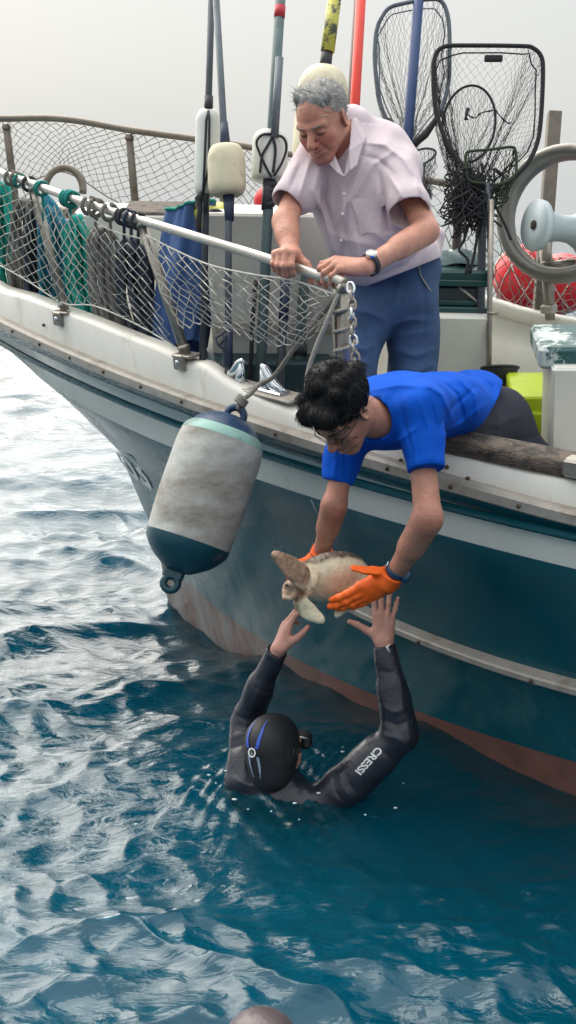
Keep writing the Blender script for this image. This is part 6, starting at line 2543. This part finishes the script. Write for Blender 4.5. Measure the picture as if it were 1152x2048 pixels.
# =================================================================== swimmer
def swimmer():
    th = thing('person', 'swimmer in a black wetsuit and hood reaching both arms up to the turtle', 'person', P(565, 1700, 4.2))
    hd = Head(P(551, 1497, 4.15), camdir(0.60, 0.08, -0.80), camdir(-0.06, 1, 0.10), 0.98)
    sh_l, el_l, wl_ = P(486, 1562, 4.20), P(492, 1440, 4.30), P(557, 1298, 4.12)
    sh_r, el_r, wr_ = P(652, 1606, 4.14), P(800, 1468, 4.06), P(767, 1284, 4.06)
    chest = P(572, 1690, 4.22)
    lo, hi = bounds([hd.c, sh_l, el_l, wl_, sh_r, el_r, wr_, P(600, 1170, 4.0), P(700, 1240, 4.0), P(560, 1900, 4.3), P(800, 1180, 4.1)], 0.13)
    lo_suit, hi_suit = lo - np.array([0.05, 0, 0.75]), hi + np.array([0, 0.25, 0])
    v = Vol(lo, hi, 0.0033)
    v.chain([sh_l, el_l, wl_], [0.038, 0.036, 0.026], 0.02)
    v.chain([sh_r, el_r, wr_], [0.038, 0.038, 0.027], 0.02)
    v.cone(sh_l - C_ * 0.05, sh_r - C_ * 0.04, 0.03, 0.03, 0.03)
    v.cone(P(566, 1660, 4.22), P(575, 1860, 4.30), 0.12, 0.11, 0.05)
    v.cone(hd.w(0, -0.02, -0.05), P(562, 1620, 4.2), 0.050, 0.05, 0.03)
    hd.carve(v, smile=False)
    h1 = hand(v, wl_, camdir(0.30, 0.93, -0.12), camdir(-0.88, 0.30, 0.38), -1, curl=((14, 30, 22), (22, 34, 24), (30, 38, 24), (36, 40, 26)), spread=(8, 1, -5, -10), thumb=((0.55, 0.75, -0.45), (0.30, 0.85, -0.45), (0.15, 0.9, -0.35)), s=0.98, fat=1.05)
    h2 = hand(v, wr_, camdir(0.02, 1, 0.02), camdir(0.03, 0.02, 1), 1, curl=((8, 10, 6), (6, 8, 5), (6, 8, 6), (10, 12, 8)), spread=(9, 2, -6, -17), thumb=((0.95, 0.55, -0.1), (0.92, 0.52, 0.0), (0.95, 0.35, 0.0)), s=1.0, fat=1.06)
    V, Q = v.mesh()
    b = build('body', (V, Q), 'skin', th)
    red = 0 * V[:, 0]
    for hh in (h1, h2):
        for a, t in hh['tips'] + [(None, hh['thumb'])]:
            red = red + 0.7 * np.exp(-(((V - t) / 0.016) ** 2).sum(1))
    red = np.clip(red, 0, 1)[:, None]
    c1, c2 = np.array(srgb(204, 150, 134)), np.array(srgb(196, 122, 110))
    paint(b, c1 * (1 - red) + c2 * red)
    for hh in (h1, h2):
        for i, (a, t) in enumerate(hh['tips']):
            d = unit(t - a)
            nz = unit(hh['N'] - d * (hh['N'] @ d))
            m = MBuild()
            m.ball(t + nz * 0.0050 + d * 0.001, (0.0062, 0.0046, 0.0018), np.array([d, np.cross(nz, d), nz]), nu=8, nv=5)
            build('nail', m, 'nail', b)
    # wetsuit
    s = Vol(lo_suit, hi_suit, 0.0052)
    s.chain([sh_l, el_l, wl_], [0.064, 0.051, 0.036], 0.02)
    s.cone(el_l + (wl_ - el_l) * 0.1, el_l + (wl_ - el_l) * 0.5, 0.050, 0.048, 0.02)
    s.chain([sh_r, el_r, wr_], [0.070, 0.060, 0.037], 0.03)
    s.cone(sh_r + (el_r - sh_r) * 0.25, sh_r + (el_r - sh_r) * 0.7, 0.074, 0.068, 0.03)
    s.cone(el_r + (wr_ - el_r) * 0.1, el_r + (wr_ - el_r) * 0.5, 0.056, 0.050, 0.02)
    s.cone(sh_l - C_ * 0.03, sh_r - C_ * 0.01, 0.060, 0.065, 0.04)
    s.ell(P(568, 1690, 4.22), (0.17, 0.13, 0.16), None, 0.05)
    s.cone(P(568, 1640, 4.22), P(575, 1850, 4.34), 0.15, 0.14, 0.06)
    for q in (-1, 1):
        s.chain([P(575, 1840, 4.34) + _R * 0.08 * q, P(575, 1840, 4.34) + np.array([0.14 * q, 0.10, -0.45]), P(575, 1840, 4.34) + np.array([0.16 * q, 0.35, -0.80])], [0.10, 0.07, 0.05], 0.05)
    s.cone(P(560, 1560, 4.18), P(562, 1610, 4.2), 0.078, 0.10, 0.04)
    folds = [([(470, 1430), (495, 1440), (525, 1425)], 6, -0.006), ([(455, 1500), (485, 1490), (520, 1500)], 6, -0.005), ([(462, 1475), (490, 1466), (520, 1470)], 6, 0.005),
             ([(510, 1375), (535, 1385), (555, 1375)], 5, -0.004), ([(770, 1440), (795, 1452), (825, 1440)], 6, -0.007), ([(765, 1415), (790, 1425), (815, 1415)], 6, 0.006),
             ([(765, 1470), (790, 1475), (815, 1490)], 6, 0.007), ([(745, 1490), (775, 1510), (800, 1540)], 7, -0.005), ([(668, 1560), (672, 1585), (690, 1605)], 4, -0.008), ([(680, 1552), (686, 1578), (704, 1598)], 4, 0.006),
             ([(692, 1546), (700, 1570), (718, 1590)], 4, -0.006), ([(755, 1340), (780, 1346), (800, 1340)], 5, -0.004), ([(470, 1560), (500, 1570), (540, 1572)], 6, 0.008), ([(465, 1580), (500, 1590), (545, 1590)], 6, -0.007),
             ([(790, 1300), (802, 1360), (806, 1420)], 4, 0.003), ([(545, 1325), (520, 1380), (500, 1420)], 4, 0.003)]
    s.wrinkle(folds, noise=0.0025, nscale=20, seed=31)
    for w_, el in ((wl_, el_l), (wr_, el_r)):
        dd = unit(w_ - el)
        q = w_ - dd * 0.012
        i_, p_ = s.band(0.2)
        near = np.linalg.norm(p_ - q, axis=1) < 0.10
        s.D[i_] = np.where(near, np.maximum(s.D[i_], (p_ - q) @ dd), s.D[i_])
    i_, p_ = s.band(0.2)
    wsV, wsQ = s.mesh()
    ws = build('wetsuit', (wsV, wsQ), 'neoprene', th)
    # cuff toggles
    m = MBuild()
    m.tube([wr_ - unit(wr_ - el_r) * 0.03 - _F * 0.040 + _R * 0.012, wr_ - unit(wr_ - el_r) * 0.012 - _F * 0.041 + _R * 0.006, wr_ - unit(wr_ - el_r) * 0.004 - _F * 0.038 + _R * 0.018], [0.003, 0.005, 0.003], 6)
    build('cuff_tag', m, 'number_paint', ws)
    # hood
    hv = Vol(hd.c - 0.18, hd.c + 0.18, 0.0030)
    hv.ell(hd.w(0, -0.018, 0.034), np.array((0.088, 0.112, 0.094)) * hd.s, hd.R, 0.01)
    hv.ell(hd.w(0, -0.02, -0.02), np.array((0.082, 0.095, 0.09)) * hd.s, hd.R, 0.03)
    hv.cone(hd.w(0, -0.025, -0.05), hd.w(0.0, -0.03, -0.075), 0.076, 0.074, 0.03)
    hv.ell(hd.w(0, 0.115, -0.03), np.array((0.062, 0.050, 0.078)) * hd.s, hd.R, 0.006, 'sub')
    for q in (-1, 1):
        hv.ell(hd.w(q * 0.076, -0.012, -0.006), np.array((0.018, 0.032, 0.044)), hd.R, 0.012)
    hV, hQ = hv.mesh()
    hood = build('hood', (hV, hQ), 'hood', th)
    hl = hd.loc(hV)

    def on_hood(x, z, off=0.0015):
        """point on the back of the hood at the given sideways and upward place"""
        d2 = (hl[:, 0] - x) ** 2 + (hl[:, 2] - z) ** 2 + np.where(hl[:, 1] < -0.02, 0, 1)
        k = np.argsort(d2)[:6]
        p = hV[k].mean(0)
        return p + unit(p - hd.c) * off

    def stripe(pts, widths, mt):
        m = MBuild()
        c = smooth_path(pts, 14)
        g = []
        for w_ in (-1, 1):
            row = []
            for i in range(14):
                wd = np.interp(i / 13, np.linspace(0, 1, len(widths)), widths)
                row.append(on_hood(c[i][0] + w_ * wd, c[i][1], 0.003))
            g.append(row)
        m.grid(np.array(g))
        m.grid(np.array(g) - 0.0006 * 0, flip=True) if False else None
        return build('stripe', m, mt, hood)
    for q in (-1, 1):
        stripe([(q * 0.021, 0.118), (q * 0.026, 0.085), (q * 0.023, 0.050), (q * 0.018, 0.032)], [0.0005, 0.004, 0.0065, 0.006], 'stripe_blue')
        stripe([(q * 0.019, 0.002), (q * 0.020, -0.030), (q * 0.014, -0.075)], [0.005, 0.004, 0.0012], 'stripe_grey')
    m = MBuild()
    cb = on_hood(0, 0.016, 0.003)
    nb = unit(cb - hd.c)
    ub = unit(hd.R[2] - nb * (nb @ hd.R[2]))
    wb_ = np.cross(nb, ub)
    vs = []
    for rr_, o_ in ((0.0165, 0), (0.0110, 0)):
        for k in range(24):
            a = 2 * PI * k / 24
            rad_ = rr_ * (1 + (0.06 * math.cos(8 * a) if rr_ > 0.012 else 0))
            vs.append(cb + rad_ * (math.cos(a) * ub + math.sin(a) * wb_) + nb * 0.001)
    m.add(vs, [(k, (k + 1) % 24, 24 + (k + 1) % 24, 24 + k) for k in range(24)])
    m.add([cb + nb * 0.0012 + 0.006 * (math.cos(a) * ub * 1.0 + math.sin(a) * wb_ * 0.6) for a in np.linspace(0.3, 4.6, 9)] + [cb + nb * 0.0012 + 0.003 * (math.cos(a) * ub + math.sin(a) * wb_ * 0.6) for a in np.linspace(0.3, 4.6, 9)], [(i, i + 1, 10 + i, 9 + i) for i in range(8)])
    build('emblem', m, 'number_paint', hood)
    # earpiece vent on the side of the hood
    pe_ = hd.w(0.094, -0.010, 0.0)
    m = MBuild()
    ring(pe_, hd.R[0], hd.R[2], 0.011, 0.003, 0.003, m, 20, 6)
    m.box(pe_ + hd.R[1] * 0.020, np.array([hd.R[1], hd.R[2], hd.R[0]]), (0.011, 0.008, 0.003), 0.002)
    build('ear_vent', m, 'tape_black', hood)
    # diving mask pushed on the face, strap
    mk = thing('diving_mask', 'black diving mask worn by the swimmer, seen from behind', 'mask', hd.w(0, 0.1, -0.05))
    m = MBuild()
    for sx in (-1, 1):
        m.box(hd.w(sx * 0.036, 0.112, 0.012), hd.R, (0.036, 0.020, 0.032), 0.012)
    m.ball(hd.w(0, 0.112, -0.03), (0.022, 0.024, 0.022), hd.R)
    build('frame', m, 'hood', mk)
    for sx in (-1, 1):
        m = MBuild()
        m.box(hd.w(sx * 0.038, 0.1325, 0.012), hd.R, (0.028, 0.002, 0.024), 0.001)
        build('lens', m, 'lens', mk)
    m = MBuild()
    for sx in (1,):
        m.tube([hd.w(0.070, 0.098, 0.020), hd.w(0.084, 0.062, 0.034), hd.w(0.085, 0.035, 0.045)], 0.0035, 6)
    build('strap_clip', m, 'float_white', mk)
    # maker's name down the upper sleeve
    t_ = (wsV - C0) @ _F
    sx_, sy_ = 576 + F_PX * ((wsV - C0) @ _R) / t_, 1024 - F_PX * ((wsV - C0) @ _U) / t_
    nrmW = vnormals(wsV, wsQ)

    def onsleeve(x, y):
        d2 = (sx_ - x) ** 2 + (sy_ - y) ** 2 + np.where((nrmW @ _F) < 0.1, 0, 1e6)
        k = np.argsort(d2)[:5]
        w = 1 / (d2[k] + 1)
        q = (wsV[k] * w[:, None]).sum(0) / w.sum()
        n = unit((nrmW[k] * w[:, None]).sum(0))
        rr = ray(x, y)
        tt = ((q - C0) @ n) / (rr @ n)
        return C0 + tt * rr + n * 0.0022

    def place(u, v_):
        # reads downwards from the elbow: u along CRESSI, v across; letters' tops face the boat
        a = np.array((765, 1500.)) * (1 - u) + np.array((720, 1549.)) * u
        n = np.array((-12.5, -9.0))
        p = a + n * (1 - v_) * 1.0 + np.array((2.0, 1.5))
        return onsleeve(*p)
    put_text('brand_lettering', 'CRESSI', place, 'number_paint', ws, bold=0.03)


M['nail'] = mat('finger_nail', srgb(226, 176, 164), 0.3)
M['stripe_blue'] = mat('blue_print', srgb(54, 92, 200), 0.45)
M['stripe_grey'] = mat('grey_print', srgb(150, 166, 190), 0.45)
M['lens'] = mat('mask_lens', srgb(60, 66, 70), 0.05, var=0.02)
swimmer()


# second swimmer's hood just breaking the surface at the bottom edge
def second():
    c = P(522, 2124, 2.80)
    th = thing('person', 'second swimmer, only the top of a dark grey hood showing at the bottom edge', 'person', c - np.array([0, 0, 0.9]))
    s = Vol(c - np.array([0.4, 0.4, 0.75]), c + np.array([0.4, 0.4, 0.2]), 0.006)
    s.ell(c, (0.104, 0.115, 0.125), None, 0.01)
    s.cone(c - np.array([0, 0, 0.1]), c - np.array([0, 0, 0.2]), 0.075, 0.09, 0.03)
    s.cone(c + np.array([-0.17, 0, -0.30]), c + np.array([0.17, 0, -0.30]), 0.08, 0.08, 0.05)
    s.cone(c + np.array([0, 0, -0.3]), c + np.array([0, 0, -0.68]), 0.15, 0.14, 0.05)
    build('body', s.mesh(), 'hood_grey', th)


M['hood_grey'] = mat('wet_grey_hood', srgb(84, 74, 76), 0.35, var=0.15, scale=18, bump=0.15, bscale=90)
second()


# drops and small splashes round the swimmer
sp_r = np.random.default_rng(77)
m = MBuild()
for k in range(26):
    a = sp_r.uniform(0, 2 * PI)
    d = 0.16 + abs(sp_r.normal()) * 0.16
    x, y = DIV[0] + d * 1.15 * math.cos(a), DIV[1] + d * 0.8 * math.sin(a)
    h_ = float(sea_height(np.array([x]), np.array([y]))[0][0])
    rr = sp_r.uniform(0.0015, 0.0042)
    m.ball((x, y, h_ + sp_r.uniform(-0.2, 1.2) * rr + (0.05 * sp_r.random() ** 4)), (rr * sp_r.uniform(1, 2.6), rr * sp_r.uniform(0.8, 1.6), rr * 0.8), nu=7, nv=5)
M['foam'] = mat('foam_drops', srgb(214, 224, 228), 0.1, var=0.1, scale=60)
build('splash', m, 'foam', None, kind='stuff')
